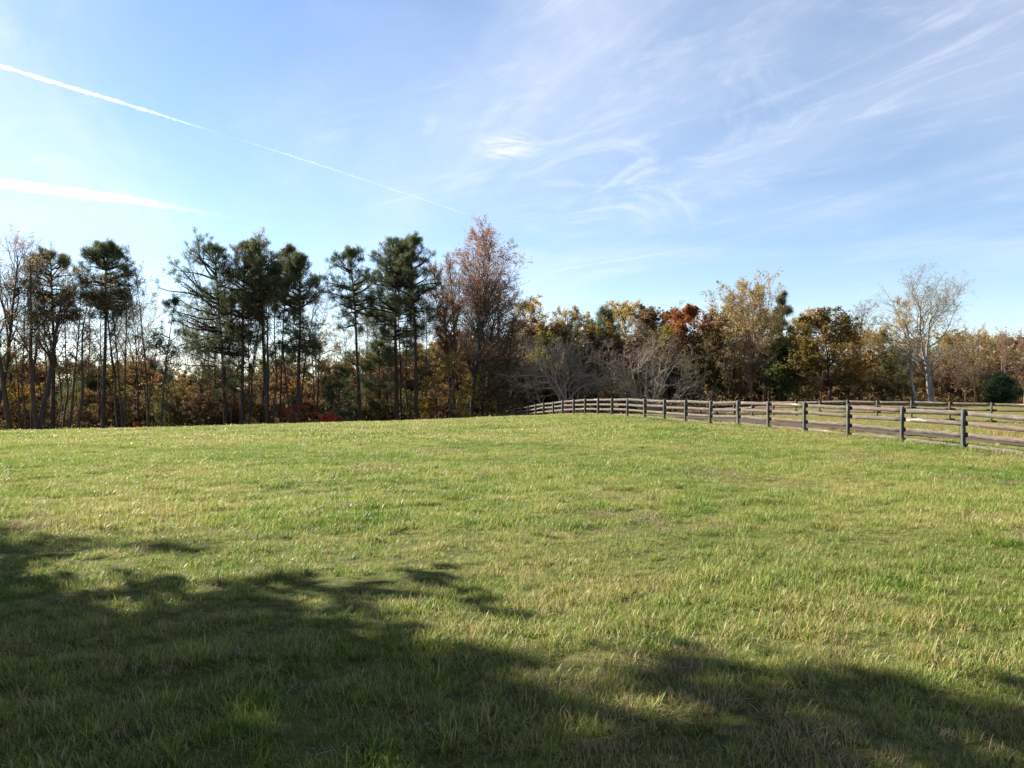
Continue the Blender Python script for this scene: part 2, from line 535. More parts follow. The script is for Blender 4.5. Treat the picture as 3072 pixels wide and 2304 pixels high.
def post_mesh(k):
    r = np.random.default_rng(200 + k)
    a, d, c = POST_W / 2, POST_D / 2, 0.012
    ring = [(-a + c, -d), (a - c, -d), (a, -d + c), (a, d - c), (a - c, d), (-a + c, d), (-a, d - c), (-a, -d + c)]
    V, Q = [], []
    lv = [-0.35, 0.4, 0.85, 1.27]
    for i, z in enumerate(lv):
        for x, y in ring:
            top = (0.035 * (d - y) / (2 * d) if i == 3 else 0)      # top cut on a slant to shed rain
            V.append((x + r.normal(0, .0015), y + r.normal(0, .0015), z - top + 0.02 * (i == 3)))
    for i in range(3):
        for j in range(8):
            Q.append((i * 8 + j, i * 8 + (j + 1) % 8, i * 8 + 8 + (j + 1) % 8, i * 8 + 8 + j))
    T = [(24, 24 + j, 25 + j) for j in range(1, 7)]
    return mesh_from('post', V, Q, T, M['post'])


BM = [board_mesh(k) for k in range(8)]
PM = [post_mesh(k) for k in range(5)]


def fence(name, line, label, seed):
    r = np.random.default_rng(seed)
    P = np.array(line, float)
    P[:, 2] = ground(P[:, 0], P[:, 1])
    root = bpy.data.objects.new(name, None)
    root.location = P[len(P) // 2]
    COL.objects.link(root)
    tag(root, label, 'fence', 'weathered four board paddock fences')
    inv = Matrix.Translation(-Vector(P[len(P) // 2]))
    T = np.gradient(P[:, :2], axis=0)
    for i, p in enumerate(P):
        ang = math.atan2(T[i, 1], T[i, 0])
        o = link('post', PM[int(r.integers(5))], root)
        o.matrix_local = inv @ Matrix.Translation(Vector(p)) @ Matrix.Rotation(ang, 4, 'Z') @ Matrix.Rotation(r.normal(0, 0.02), 4, 'X') @ Matrix.Rotation(r.normal(0, 0.018), 4, 'Y') @ Matrix.Rotation(math.pi, 4, 'Z')
    for i in range(len(P) - 1):
        a, b_ = Vector(P[i]), Vector(P[i + 1])
        dv = b_ - a
        side = Vector((dv.y, -dv.x, 0)).normalized()                # boards nailed to the drive side of the posts
        L = dv.length
        for j, h in enumerate((0.105, 0.46, 0.81, 1.155)):
            h0, h1 = h + r.normal(0, 0.016), h + r.normal(0, 0.016)
            A = a + side * (POST_D / 2 + 0.004) + Vector((0, 0, h0))
            B = b_ + side * (POST_D / 2 + 0.004) + Vector((0, 0, h1))
            X = (B - A).normalized()
            Y = side
            Z = X.cross(Y).normalized()
            if Z.z < 0:
                Z = -Z
            R = Matrix((X, Y, Z)).transposed().to_4x4()
            o = link('board', BM[int(r.integers(8))], root)
            o.matrix_local = inv @ Matrix.Translation((A + B) / 2) @ R @ Matrix.Diagonal(((L - 0.008) / SPAN, 1, 1, 1))


fence('paddock_fence', near_line, 'long weathered grey board fence curving over the rise along the near side of the drive', 1)
fence('paddock_fence', far_line, 'shorter weathered board fence round the paddock on the far side of the drive', 2)


# ------------------------------------------------------------------ tree building
def nrm(a):
    return a / np.maximum(np.linalg.norm(a, axis=-1, keepdims=True), 1e-9)


def grow(S, D, L, r0, r1, n, wander, up, rng):
    """B branches of n steps each, wandering and bending up or down as they go"""
    B = len(S)
    P = np.empty((B, n + 1, 3))
    P[:, 0] = S
    d = nrm(D)
    upv = np.array([0, 0, 1.0])
    for i in range(n):
        d = nrm(d + rng.normal(0, wander, (B, 3)) + upv * up)
        P[:, i + 1] = P[:, i] + d * (L / n)[:, None]
    t = np.linspace(0, 1, n + 1)[None]
    return P, r0[:, None] * (1 - t) + r1[:, None] * t


def spawn(P, R, per, t0, t1, ang, asd, rng):
    """per side branches on each branch: where they start, which way they go, how far along"""
    B, n1, _ = P.shape
    t = np.sort(rng.uniform(t0, t1, (B, per)), axis=1)
    f = t * (n1 - 1)
    i = np.minimum(f.astype(int), n1 - 2)
    fr = (f - i)[..., None]
    bi = np.arange(B)[:, None]
    S = P[bi, i] * (1 - fr) + P[bi, i + 1] * fr
    T = nrm(P[bi, i + 1] - P[bi, i])
    r = R[bi, i] * (1 - fr[..., 0]) + R[bi, i + 1] * fr[..., 0]
    q = nrm(np.cross(T, rng.normal(0, 1, T.shape)))
    a = np.radians(rng.normal(ang, asd, t.shape))[..., None]
    D = T * np.cos(a) + q * np.sin(a)
    par = np.repeat(np.arange(B), per)
    return S.reshape(-1, 3), D.reshape(-1, 3), t.ravel(), r.ravel(), par


def tubes(G, P, R, k):
    B, n1, _ = P.shape
    T = np.empty_like(P)
    T[:, 1:-1] = P[:, 2:] - P[:, :-2]
    T[:, 0] = P[:, 1] - P[:, 0]
    T[:, -1] = P[:, -1] - P[:, -2]
    T = nrm(T)
    ax = nrm(P[:, -1] - P[:, 0])
    ref = np.where(np.abs(ax[:, 2:3]) > 0.8, np.array([[1.0, 0, 0]]), np.array([[0, 0, 1.0]]))[:, None, :]
    N1 = nrm(np.cross(T, np.broadcast_to(ref, T.shape)))
    N2 = np.cross(T, N1)
    a = np.arange(k) * 2 * np.pi / k
    V = P[:, :, None] + R[:, :, None, None] * (N1[:, :, None] * np.cos(a)[:, None] + N2[:, :, None] * np.sin(a)[:, None])
    idx = np.arange(B * n1 * k).reshape(B, n1, k)
    A, Bn = idx[:, :-1], idx[:, 1:]
    Q = np.stack([A, np.roll(A, -1, 2), np.roll(Bn, -1, 2), Bn], -1)
    G.add(V, Q.reshape(-1, 4))


def leaves(G, C, size, rng, flat=0.0):
    n = len(C)
    if not n:
        return
    a = nrm(rng.normal(0, 1, (n, 3)) * np.array([1, 1, 1 - flat]))
    b = nrm(np.cross(a, rng.normal(0, 1, (n, 3))))
    s = np.reshape(size, (-1, 1)) * rng.uniform(0.6, 1.3, (n, 1))
    V = np.stack([C - a * s * .55, C + b * s * .33, C + a * s * .55, C - b * s * .33], 1)
    G.add(V, np.arange(n * 4).reshape(n, 4))


def needles(G, C, per, length, width, rng, out_from=None):
    n = len(C) * per
    c = np.repeat(C, per, 0)
    d = rng.normal(0, 1, (n, 3))
    d[:, 2] += 0.35
    if out_from is not None:
        d += 0.7 * nrm(c - out_from)
    d = nrm(d)
    s = nrm(np.cross(d, rng.normal(0, 1, (n, 3)))) * width
    L = length * rng.uniform(0.6, 1.2, (n, 1))
    c = c + rng.normal(0, length * 0.35, (n, 3))
    V = np.stack([c - s, c + s, c + d * L + s * .5, c + d * L - s * .5], 1)
    G.add(V, np.arange(n * 4).reshape(n, 4))


def points_on(P, per, t0, t1, rng, jit):
    B, n1, _ = P.shape
    t = rng.uniform(t0, t1, (B, per)) * (n1 - 1)
    i = np.minimum(t.astype(int), n1 - 2)
    fr = (t - i)[..., None]
    bi = np.arange(B)[:, None]
    C = (P[bi, i] * (1 - fr) + P[bi, i + 1] * fr).reshape(-1, 3)
    return C + rng.normal(0, jit, C.shape)


def fit(parts, H, W, top=99.6, keep=None):
    """scale a finished tree to its height H and crown radius W"""
    allP = np.concatenate([p.reshape(-1, 3) for p in parts])
    zs = np.percentile(allP[:, 2], top)
    rad = np.percentile(np.abs(allP[:, 0] - np.median(allP[:, 0])), 98.5)
    return np.array([W / rad, W / rad, H / zs])


def pine(H, W, seed, cb=0.55, lean=(0, 0), dens=1.0, low=5, flat=0.75, skew=(0, 0), r=None, per=20, clump=0.36):
    """tall loblolly-like pine: bare trunk, rounded crown of needle clumps on up-curving limbs"""
    g = np.random.default_rng(seed)
    r = r or H * 0.0125
    P, R = grow(np.zeros((1, 3)), np.array([[lean[0] * .5, lean[1] * .5, 1.0]]), np.array([H * 1.0]), np.array([r]), np.array([r * 0.16]), 16, 0.018, 0.0, g)
    P[0, :, 2] *= H / P[0, -1, 2] * 0.985
    P[0, :, 0] += lean[0] * H * np.linspace(0, 1, 17) ** 1.4 * 0.5
    P[0, :, 1] += lean[1] * H * np.linspace(0, 1, 17) ** 1.4 * 0.5
    wood = Geo()
    P0 = np.concatenate([[[P[0, 0, 0], P[0, 0, 1], -0.6]], P[0]])[None]
    tubes(wood, P0, np.concatenate([[R[0, 0] * 1.35], R[0]])[None], 9)
    n = int(66 * dens)
    u = np.concatenate([g.uniform(0, 1, n) ** 1.1, g.uniform(-0.75, 0.0, low)])
    tt = np.clip(cb + u * (1 - cb) * 0.965, 0.12, 0.992)
    f = tt * 16
    i = np.minimum(f.astype(int), 15)
    S = P[0, i] * (1 - (f - i))[:, None] + P[0, i + 1] * (f - i)[:, None]
    az = np.arange(len(u)) * 2.399 + g.normal(0, 0.6, len(u))
    uu_ = np.clip(u, 0, 1)
    prof = (0.62 + 0.38 * np.sin(np.pi * np.clip(uu_, 0, 1) ** 0.9)) * (1 - uu_ ** (2.2 + 2 * flat)) ** 0.55 + 0.14
    prof = np.where(u < 0, 0.35 + 0.3 * g.random(len(u)), prof)
    L = W * prof * g.uniform(0.7, 1.15, len(u))
    L *= 1 + (skew[0] * np.cos(az) + skew[1] * np.sin(az))
    el = np.radians(-3 + 46 * uu_ ** 1.5 + g.normal(0, 9, len(u)))
    D = np.stack([np.cos(az) * np.cos(el), np.sin(az) * np.cos(el), np.sin(el)], -1)
    rb = np.clip(r * 0.36 * (L / W) + 0.014, 0.018, r * 0.5)
    P1, R1 = grow(S, D, L, rb, rb * 0.25, 6, 0.13, 0.045, g)
    tubes(wood, P1, R1, 4)
    S2, D2, t2, r2, pa = spawn(P1, R1, 7, 0.28, 1.0, 46, 12, g)
    D2[:, 2] += 0.18
    L2 = L[pa] * (0.50 - 0.26 * t2) * g.uniform(0.6, 1.2, len(t2)) + 0.15
    P2, R2 = grow(S2, D2, L2, np.maximum(r2 * 0.5, 0.01), np.full(len(t2), 0.006), 3, 0.16, 0.07, g)
    tubes(wood, P2, R2, 3)
    crown = Geo()
    keep = g.random(len(P2)) > 0.10
    lowm = (u < 0)[pa]
    keep &= ~(lowm & (g.random(len(P2)) > 0.55))
    C = np.concatenate([P2[keep][:, -1], points_on(P2[keep], 1, 0.6, 1.0, g, 0.08), P1[u >= 0][:, -1]])
    ctr = np.array([P[0, 12, 0], P[0, 12, 1], H * (cb + 1) / 2])
    needles(crown, C, per, clump, 0.020, g, ctr)
    return wood, crown, 0.20


PROF = {
    'vase': lambda u: 0.55 + 0.45 * np.sin(np.pi * np.clip(u, 0, 1) ** 0.8),
    'oval': lambda u: 0.25 + 0.75 * np.sin(np.pi * np.clip(0.12 + 0.80 * u, 0, 1)),
    'dome': lambda u: np.sqrt(np.clip(1 - u ** 2, 0.02, 1)),
    'slim': lambda u: 0.45 + 0.4 * np.sin(np.pi * np.clip(u, 0, 1)),
    'cone': lambda u: 1.05 - 0.9 * u,
}


def broadleaf(H, W, seed, cb=0.3, prof='vase', limbs=18, ang=45, n2=6, n3=5, n4=0, leaf=0, lsize=0.14, stems=1, fork=0.0, lean=(0, 0),
              up=0.05, wander=0.14, rtrunk=None, split=0.95, tw=0.011, clumpj=0.12, leaf_zone=None, ztop=None, flare=1.35):
    """broadleaved tree: trunk or several stems, limbs, boughs and twigs; leaves on the twigs"""
    g = np.random.default_rng(seed)
    r = rtrunk or H * 0.012
    S0 = g.normal(0, 0.12 * (stems > 1), (stems, 3))
    S0[:, 2] = -0.5
    a0 = np.arange(stems) * 2 * np.pi / max(stems, 1) + g.uniform(0, 6)
    D0 = np.stack([np.cos(a0) * fork + lean[0], np.sin(a0) * fork + lean[1], np.ones(stems)], -1)
    hl = np.full(stems, H * split) * (g.uniform(0.82, 1.05, stems) if stems > 1 else 1)
    P0, R0 = grow(S0, D0, hl, np.full(stems, r), np.full(stems, r * 0.18), 14, wander * 0.28, 0.02, g)
    R0[:, 0] *= flare
    wood = Geo()
    tubes(wood, P0, R0, 8)
    per = max(3, limbs // stems)
    S1, D1, t1, r1, pa = spawn(P0, R0, per, cb, 0.99, ang, 9, g)
    u = (t1 - cb) / (1 - cb)
    L1 = W * PROF[prof](u) * g.uniform(0.75, 1.15, len(u)) / max(math.sin(math.radians(ang)), 0.5)
    rb = np.clip(r1 * 0.62, 0.012, r * 0.6)
    P1, R1 = grow(S1, D1, L1, rb, rb * 0.22, 8, wander, up, g)
    tubes(wood, P1, R1, 5)
    S2, D2, t2, r2, pb = spawn(P1, R1, n2, 0.22, 1.0, 42, 12, g)
    L2 = L1[pb] * (0.58 - 0.30 * t2) * g.uniform(0.6, 1.2, len(t2))
    P2, R2 = grow(S2, D2, L2, np.maximum(r2 * 0.6, tw * 1.3), np.full(len(t2), tw * 0.9), 4, wander * 1.2, up * 0.8, g)
    tubes(wood, P2, R2, 3)
    twig = Geo()
    S3, D3, t3, r3, pc = spawn(P2, R2, n3, 0.2, 1.0, 40, 14, g)
    L3 = np.maximum(L2[pc] * (0.62 - 0.3 * t3) * g.uniform(0.6, 1.25, len(t3)), 0.25)
    P3, R3 = grow(S3, D3, L3, np.maximum(r3 * 0.6, tw), np.full(len(t3), tw * 0.6), 3, wander * 1.3, up, g)
    tubes(twig, P3, R3, 3)
    last = P3
    if n4:
        S4, D4, t4, r4, pd = spawn(P3, R3, n4, 0.25, 1.0, 38, 14, g)
        L4 = np.maximum(L3[pd] * (0.62 - 0.3 * t4) * g.uniform(0.6, 1.25, len(t4)), 0.2)
        P4, R4 = grow(S4, D4, L4, np.full(len(t4), tw * 0.8), np.full(len(t4), tw * 0.5), 2, wander * 1.4, up, g)
        tubes(twig, P4, R4, 3)
        last = P4
    lv = Geo()
    if leaf:
        per_l = max(1, int(math.ceil(leaf / len(last))))
        C = points_on(last, per_l, 0.25, 1.05, g, clumpj)
        if leaf_zone is not None:
            C = C[leaf_zone(C, g)]
        if len(C) > leaf:
            C = C[g.permutation(len(C))[:leaf]]
        leaves(lv, C, lsize, g)
    return wood, twig, lv


def finish(kind, spec, mats, H, W):
    """wood / crown geometry -> meshes scaled to height H and half width W"""
    gs = [g for g in spec if isinstance(g, Geo)]
    allV = np.concatenate([np.concatenate(g.V) for g in gs if g.n])
    zt = np.percentile(allV[:, 2], 99.8)
    mid = np.median(allV[:, 0])
    rad = max(np.percentile(np.abs(allV[:, 0] - mid), 98), 0.1)
    s = np.array([W / rad, W / rad, H / zt])
    for g in gs:
        g.V = [v * s for v in g.V]
    return gs


def put_tree(kind, parts, x, y, label, cat, group=None, rz=0.0, scale=(1, 1, 1), sink=0.0):
    """an Empty at the foot of the tree with its parts under it"""
    o = bpy.data.objects.new(kind, None)
    o.empty_display_size = 0.5
    COL.objects.link(o)
    o.location = (x, y, float(ground(x, y)) - sink)
    o.rotation_euler = (0, 0, rz)
    o.scale = scale
    tag(o, label, cat, group)
    for nm, me in parts:
        link(nm, me, o)
    return o


def parts_of(kind, gs, mats):
    trunk = gs[0].mesh('trunk', M[mats[0]], True)
    both = Geo()
    for g in gs[1:]:
        if g.n:
            both.add(np.concatenate(g.V), np.concatenate(g.Q))
    crown = both.mesh('crown', M[mats[1]])
    if len(gs) == 3 and gs[2].n:
        crown.materials.append(M[mats[2]])
        n1 = sum(len(q) for q in gs[1].Q)
        mi = np.zeros(len(crown.polygons), np.int32)
        mi[n1:] = 1
        crown.polygons.foreach_set('material_index', mi)
    return [('trunk', trunk), ('crown', crown)]


def at_px(px, d):
    """sideways place at distance d of a column of the (2212 px wide) survey picture"""
    return (px * 1.38879 - 1536) / F * d


def up_px(py, d):
    return EYE - (py * 1.38879 - HZ) / F * d


def place(kind, builder, mats, bx, d, ty, hw, label, cat, group=None, rz=0.0, **kw):
    """build one tree so that it stands at distance d with the given top and half width"""
    x = at_px(bx, d)
    z0 = float(ground(x, d))
    H = up_px(ty, d) - z0
    W = hw * 1.38879 / F * d
    spec = builder(H, W, **kw)
    gs = finish(kind, spec, mats, H, W)
    return put_tree(kind, parts_of(kind, gs, mats), x, d, label, cat, group, rz)


GP = 'tall pines along the edge of the field'
GB = 'slender bare trees along the edge of the field'
T = place
PN = ('bark_pine', 'needle')
PO = ('bark_pine', 'needle_olive')
# the pines, west to east
T('pine_tree', pine, PO, 113, 86, 536, 64, 'pine with a dull olive crown, westernmost of the tall pines, between slender bare trees', 'tree', GP, seed=11, cb=0.66, dens=0.9, low=1, lean=(0.01, 0), per=20)
T('pine_tree', pine, PN, 222, 84, 517, 57, 'tall pine with a dense round dark head standing alone against the sky', 'tree', GP, seed=12, cb=0.68, dens=1.25, low=4, flat=0.6)
T('pine_tree', pine, PN, 348, 82, 640, 39, 'short thin pine with a few dark needle clumps and a forked trunk', 'tree', GP, seed=13, cb=0.40, dens=0.22, low=2, r=0.14)
T('pine_tree', pine, PN, 489, 85, 497, 96, 'broadest of the tall pines, with long low limbs reaching out over the gap', 'tree', GP, seed=14, cb=0.46, dens=1.5, low=6, flat=0.8, skew=(-0.3, 0), lean=(-0.02, 0))
T('pine_tree', pine, PN, 466, 90, 600, 84, 'thinner lower pine close behind the broadest pine, with level boughs', 'tree', GP, seed=15, cb=0.38, dens=0.7, low=5, skew=(-0.45, 0), r=0.16)
T('pine_tree', pine, PO, 521, 84, 514, 55, 'tall pine mixed with brown leaves just east of the broadest pine', 'tree', GP, seed=16, cb=0.50, dens=0.85, low=7)
T('pine_tree', pine, PN, 577, 86, 519, 52, 'tall pine with a flat dark head below a pink leafed tree top', 'tree', GP, seed=17, cb=0.66, dens=0.85, low=6)
T('pine_tree', pine, PO, 607, 89, 528, 43, 'slim tall pine with a brownish dark crown and a long bare trunk', 'tree', GP, seed=18, cb=0.68, dens=0.75, low=3, r=0.15)
T('pine_tree', pine, PN, 645, 84, 547, 50, 'tall pine with an egg shaped dark crown at the west side of the sky gap', 'tree', GP, seed=19, cb=0.48, dens=1.0, low=5, flat=0.5)
T('pine_tree', pine, PN, 778, 88, 534, 59, 'tall pine leaning a little west, at the east side of the sky gap', 'tree', GP, seed=20, cb=0.60, dens=0.85, low=9, lean=(-0.035, 0), per=22)
T('pine_tree', pine, PN, 857, 89, 512, 64, 'tall full pine with dark layered boughs, middle of the eastern three', 'tree', GP, seed=21, cb=0.50, dens=1.15, low=5, lean=(-0.04, 0))
T('pine_tree', pine, PN, 868, 92, 560, 41, 'thin pine almost hidden behind the full layered pine', 'tree', GP, seed=22, cb=0.6, dens=0.6, low=2, r=0.14)
T('pine_tree', pine, PN, 899, 88, 499, 57, 'easternmost tall pine, a straight trunk beside the rust coloured trees', 'tree', GP, seed=23, cb=0.60, dens=0.95, low=8)
T('pine_tree', pine, PN, 818, 90, 735, 39, 'half grown pine with a ragged crown among the tall pine trunks', 'tree', GP, seed=24, cb=0.45, dens=0.5, low=4, r=0.15)
T('pine_tree', pine, PN, 730, 88, 790, 41, 'low young pine with dark level boughs at the foot of the leaning pine', 'tree', GP, seed=25, cb=0.2, dens=0.6, low=3, r=0.11)
# the slender bare trees among them
B3 = ('bark_grey', 'bark_grey', 'leaf_tan')
BR = ('bark_grey', 'twig_rose', 'leaf_pink')
T('bare_tree', broadleaf, BR, -14, 84, 488, 66, 'bare tree with pinkish last leaves cut by the west edge of the view', 'tree', GB, seed=31, cb=0.42, prof='oval', limbs=22, ang=30, n2=6, n3=5, leaf=2600, lsize=0.13, up=0.07)
T('bare_tree', broadleaf, B3, 26, 85, 560, 34, 'slim straight bare tree near the west edge with fine upright twigs', 'tree', GB, seed=32, cb=0.40, prof='slim', limbs=20, ang=32, n2=5, n3=5, leaf=900, lsize=0.12, up=0.08)
T('bare_tree', broadleaf, B3, 84, 82, 523, 58, 'stout bare tree forking into two steep limbs west of the olive pine', 'tree', GB, seed=33, cb=0.42, prof='vase', limbs=22, ang=24, n2=6, n3=5, leaf=1500, lsize=0.12, stems=2, fork=0.10, up=0.08, rtrunk=0.27)
T('bare_tree', broadleaf, BR, 145, 83, 600, 30, 'thin bare tree leaning east, first of a crossing pair', 'tree', GB, seed=34, cb=0.45, prof='slim', limbs=14, ang=32, n2=5, n3=4, leaf=800, lsize=0.12, lean=(0.06, 0), rtrunk=0.14)
T('bare_tree', broadleaf, BR, 157, 81, 640, 26, 'thin bare tree leaning further east, second of a crossing pair', 'tree', GB, seed=35, cb=0.45, prof='slim', limbs=12, ang=32, n2=5, n3=4, leaf=500, lsize=0.12, lean=(0.13, 0), rtrunk=0.16)
T('bare_tree', broadleaf, B3, 268, 82, 514, 48, 'forked bare tree with delicate pale twigs just east of the lone round pine', 'tree', GB, seed=36, cb=0.45, prof='oval', limbs=20, ang=26, n2=6, n3=5, leaf=1100, lsize=0.11, up=0.07, stems=2, fork=0.06, rtrunk=0.17)
T('bare_tree', broadleaf, BR, 320, 84, 560, 30, 'slender bare tree with thin pinkish twigs beside the short forked pine', 'tree', GB, seed=37, cb=0.40, prof='slim', limbs=18, ang=30, n2=5, n3=5, leaf=900, lsize=0.11, rtrunk=0.12)
T('bare_tree', broadleaf, ('bark_grey', 'twig_rose', 'leaf_pink'), 562, 92, 484, 30, 'pink leafed tree top showing above the flat headed pine', 'tree', GB, seed=38, cb=0.5, prof='oval', limbs=20, ang=28, n2=6, n3=5, leaf=2200, lsize=0.13)
T('bare_tree', broadleaf, B3, 579, 83, 610, 34, 'curved grey bare trunk touching the foot of the flat headed pine', 'tree', GB, seed=39, cb=0.45, prof='slim', limbs=14, ang=34, n2=5, n3=4, leaf=700, lsize=0.13, lean=(-0.06, 0), rtrunk=0.2)
T('bare_tree', broadleaf, B3, 541, 86, 640, 26, 'thin dark bare trunk between the brown mixed pine and the flat headed pine', 'tree', GB, seed=40, cb=0.4, prof='slim', limbs=12, ang=38, n2=5, n3=4, leaf=700, lsize=0.14, rtrunk=0.12)
T('bare_tree', broadleaf, B3, 632, 86, 600, 28, 'thin grey bare trunk close against the egg shaped pine', 'tree', GB, seed=41, cb=0.4, prof='slim', limbs=14, ang=38, n2=5, n3=4, leaf=700, lsize=0.13, rtrunk=0.12)
T('bare_tree', broadleaf, B3, 690, 90, 720, 48, 'low airy bare tree with tan leaves spreading into the sky gap', 'tree', GB, seed=42, cb=0.25, prof='oval', limbs=16, ang=46, n2=5, n3=5, leaf=1400, lsize=0.13)
T('bare_tree', broadleaf, ('bark_grey', 'bark_grey', 'leaf_olive'), 46, 88, 640, 26, 'thin dark bare trunk west of the stout forked tree', 'tree', GB, seed=43, cb=0.4, prof='slim', limbs=12, ang=38, n2=5, n3=4, leaf=600, lsize=0.13, rtrunk=0.11)
T('bare_tree', broadleaf, ('bark_grey', 'bark_grey', 'leaf_rust'), 66, 86, 590, 34, 'slender bare tree with scattered rust leaves in front of the stout forked tree', 'tree', GB, seed=44, cb=0.4, prof='slim', limbs=15, ang=34, n2=5, n3=4, leaf=900, lsize=0.13, rtrunk=0.14)
T('bare_tree', broadleaf, ('bark_grey', 'bark_grey', 'leaf_tan'), 300, 90, 700, 30, 'low slender bare tree with crooked twigs below the pale forked tree', 'tree', GB, seed=45, cb=0.35, prof='slim', limbs=12, ang=42, n2=5, n3=4, leaf=700, lsize=0.13, rtrunk=0.10)
# the rust and pink group east of the pines
T('sweetgum_tree', broadleaf, ('bark_grey', 'twig_rose', 'leaf_pink'), 1018, 90, 485, 74, 'tall tree with a pale pink thinning top and many dark upright limbs', 'tree', None, seed=51, cb=0.30, prof='oval', limbs=44, ang=27, n2=8, n3=7, leaf=13000, lsize=0.16, up=0.06, rtrunk=0.28)
T('sweetgum_tree', broadleaf, ('bark_grey', 'bark_grey', 'leaf_rust'), 972, 90, 565, 46, 'rust leafed tree between the easternmost pine and the pink topped tree', 'tree', None, seed=52, cb=0.30, prof='oval', limbs=30, ang=34, n2=8, n3=6, leaf=9000, lsize=0.15)
T('bare_tree', broadleaf, ('bark_grey', 'bark_grey', 'leaf_rust'), 1050, 90, 590, 56, 'grey bare tree with a twiggy head leaning out east of the pink topped tree', 'tree', None, seed=53, cb=0.30, prof='oval', limbs=28, ang=36, n2=8, n3=6, leaf=1500, lsize=0.13, lean=(0.05, 0))
T('bare_tree', broadleaf, ('bark_grey', 'twig_rose', 'leaf_brown'), 1095, 92, 640, 62, 'dense brown twiggy tree where the fence drops out of sight', 'tree', None, seed=54, cb=0.16, prof='oval', limbs=32, ang=48, n2=8, n3=7, leaf=3600, lsize=0.15)
T('bare_tree', broadleaf, ('bark_grey', 'bark_grey', 'leaf_yellow'), 985, 87, 760, 30, 'thin young tree with yellow leaves below the rust leafed tree', 'tree', None, seed=55, cb=0.22, prof='oval', limbs=14, ang=46, n2=5, n3=5, leaf=1300, lsize=0.15, rtrunk=0.09)
T('bare_tree', broadleaf, ('bark_grey', 'bark_grey', 'leaf_yellow'), 940, 90, 800, 24, 'slim sapling with a few yellow leaves beside the easternmost pine', 'tree', None, seed=56, cb=0.3, prof='oval', limbs=12, ang=46, n2=5, n3=4, leaf=600, lsize=0.15, rtrunk=0.07)
T('bare_tree', broadleaf, ('bark_grey', 'bark_grey', 'leaf_olive'), 1085, 88, 770, 54, 'low olive and gold leafed tree behind the end of the fence', 'tree', None, seed=57, cb=0.15, prof='oval', limbs=26, ang=54, n2=7, n3=6, leaf=4200, lsize=0.15)
T('sweetgum_tree', broadleaf, ('bark_grey', 'twig_rose', 'leaf_brown'), 1046, 94, 522, 56, 'tall grey brown tree with fine upright twigs close east of the pink topped tree', 'tree', None, seed=58, cb=0.22, prof='oval', limbs=44, ang=26, n2=8, n3=7, leaf=5000, lsize=0.15, up=0.06, stems=2, fork=0.05, rtrunk=0.2)
T('sweetgum_tree', broadleaf, ('bark_grey', 'twig_rose', 'leaf_rust'), 992, 95, 545, 46, 'tall thin brown twiggy tree just west of the pink topped tree', 'tree', None, seed=59, cb=0.22, prof='oval', limbs=38, ang=27, n2=8, n3=7, leaf=4500, lsize=0.15, up=0.06)
T('bare_tree', broadleaf, ('bark_grey', 'twig_rose', 'leaf_brown'), 1075, 96, 600, 54, 'broad grey brown twiggy tree between the pink topped tree and the fence end', 'tree', None, seed=60, cb=0.16, prof='oval', limbs=38, ang=38, n2=8, n3=7, leaf=4500, lsize=0.16)
# two bare spreading trees behind the crest of the fence
GO = 'bare spreading trees behind the fence'
T('bare_ornamental_tree', broadleaf, ('bark_limb', 'bark_tan', 'leaf_brown'), 1219, 78, 690, 112, 'grey bare dome shaped tree behind the crest of the fence, the western of two', 'tree', GO, seed=61, cb=0.10, prof='dome', limbs=34, ang=54, n2=8, n3=6, n4=3, stems=5, fork=0.42, up=0.035, wander=0.24, rtrunk=0.18, tw=0.012, split=0.74)
T('bare_ornamental_tree', broadleaf, ('bark_limb', 'bark_tan', 'leaf_brown'), 1393, 76, 690, 126, 'wider bare tree with tan zigzag limbs spreading low, the eastern of two', 'tree', GO, seed=62, cb=0.12, prof='dome', limbs=38, ang=58, n2=8, n3=6, n4=3, stems=5, fork=0.45, up=0.03, wander=0.24, rtrunk=0.20, tw=0.012, split=0.74)
# the mixed autumn wood behind them
T('poplar_tree', broadleaf, ('bark_grey', 'twig_rose', 'leaf_yellow'), 1152, 108, 640, 40, 'pale tree with patches of clear yellow leaves beside the twiggy brown tree', 'tree', None, seed=71, cb=0.35, prof='oval', limbs=26, ang=32, n2=7, n3=6, leaf=6000, lsize=0.20)
T('poplar_tree', broadleaf, ('bark_grey', 'bark_grey', 'leaf_lime'), 1172, 100, 716, 36, 'yellow green leafy tree low between two tan crowned trees', 'tree', None, seed=72, cb=0.30, prof='oval', limbs=22, ang=38, n2=6, n3=6, leaf=4800, lsize=0.22)
T('ash_tree', broadleaf, ('bark_grey', 'twig_rose', 'leaf_tan'), 1228, 104, 660, 46, 'round tan crowned tree above the western bare dome', 'tree', None, seed=73, cb=0.25, prof='oval', limbs=28, ang=44, n2=7, n3=7, leaf=10000, lsize=0.18)
T('pine_tree', pine, PN, 1301, 106, 664, 39, 'dark green pine between the tan round tree and the yellow trees', 'tree', None, seed=74, cb=0.36, dens=1.0, low=4, flat=0.5, clump=0.5)
T('poplar_tree', broadleaf, ('bark_grey', 'bark_grey', 'leaf_yellow'), 1345, 112, 648, 50, 'broad straw yellow tree top behind the dark green pine', 'tree', None, seed=75, cb=0.45, prof='oval', limbs=26, ang=36, n2=6, n3=6, leaf=8000, lsize=0.20)
T('ash_tree', broadleaf, ('bark_grey', 'bark_grey', 'leaf_brown'), 1402, 106, 664, 36, 'rounded dark brown tree above the eastern bare tree', 'tree', None, seed=76, cb=0.30, prof='oval', limbs=26, ang=42, n2=7, n3=6, leaf=6500, lsize=0.20)
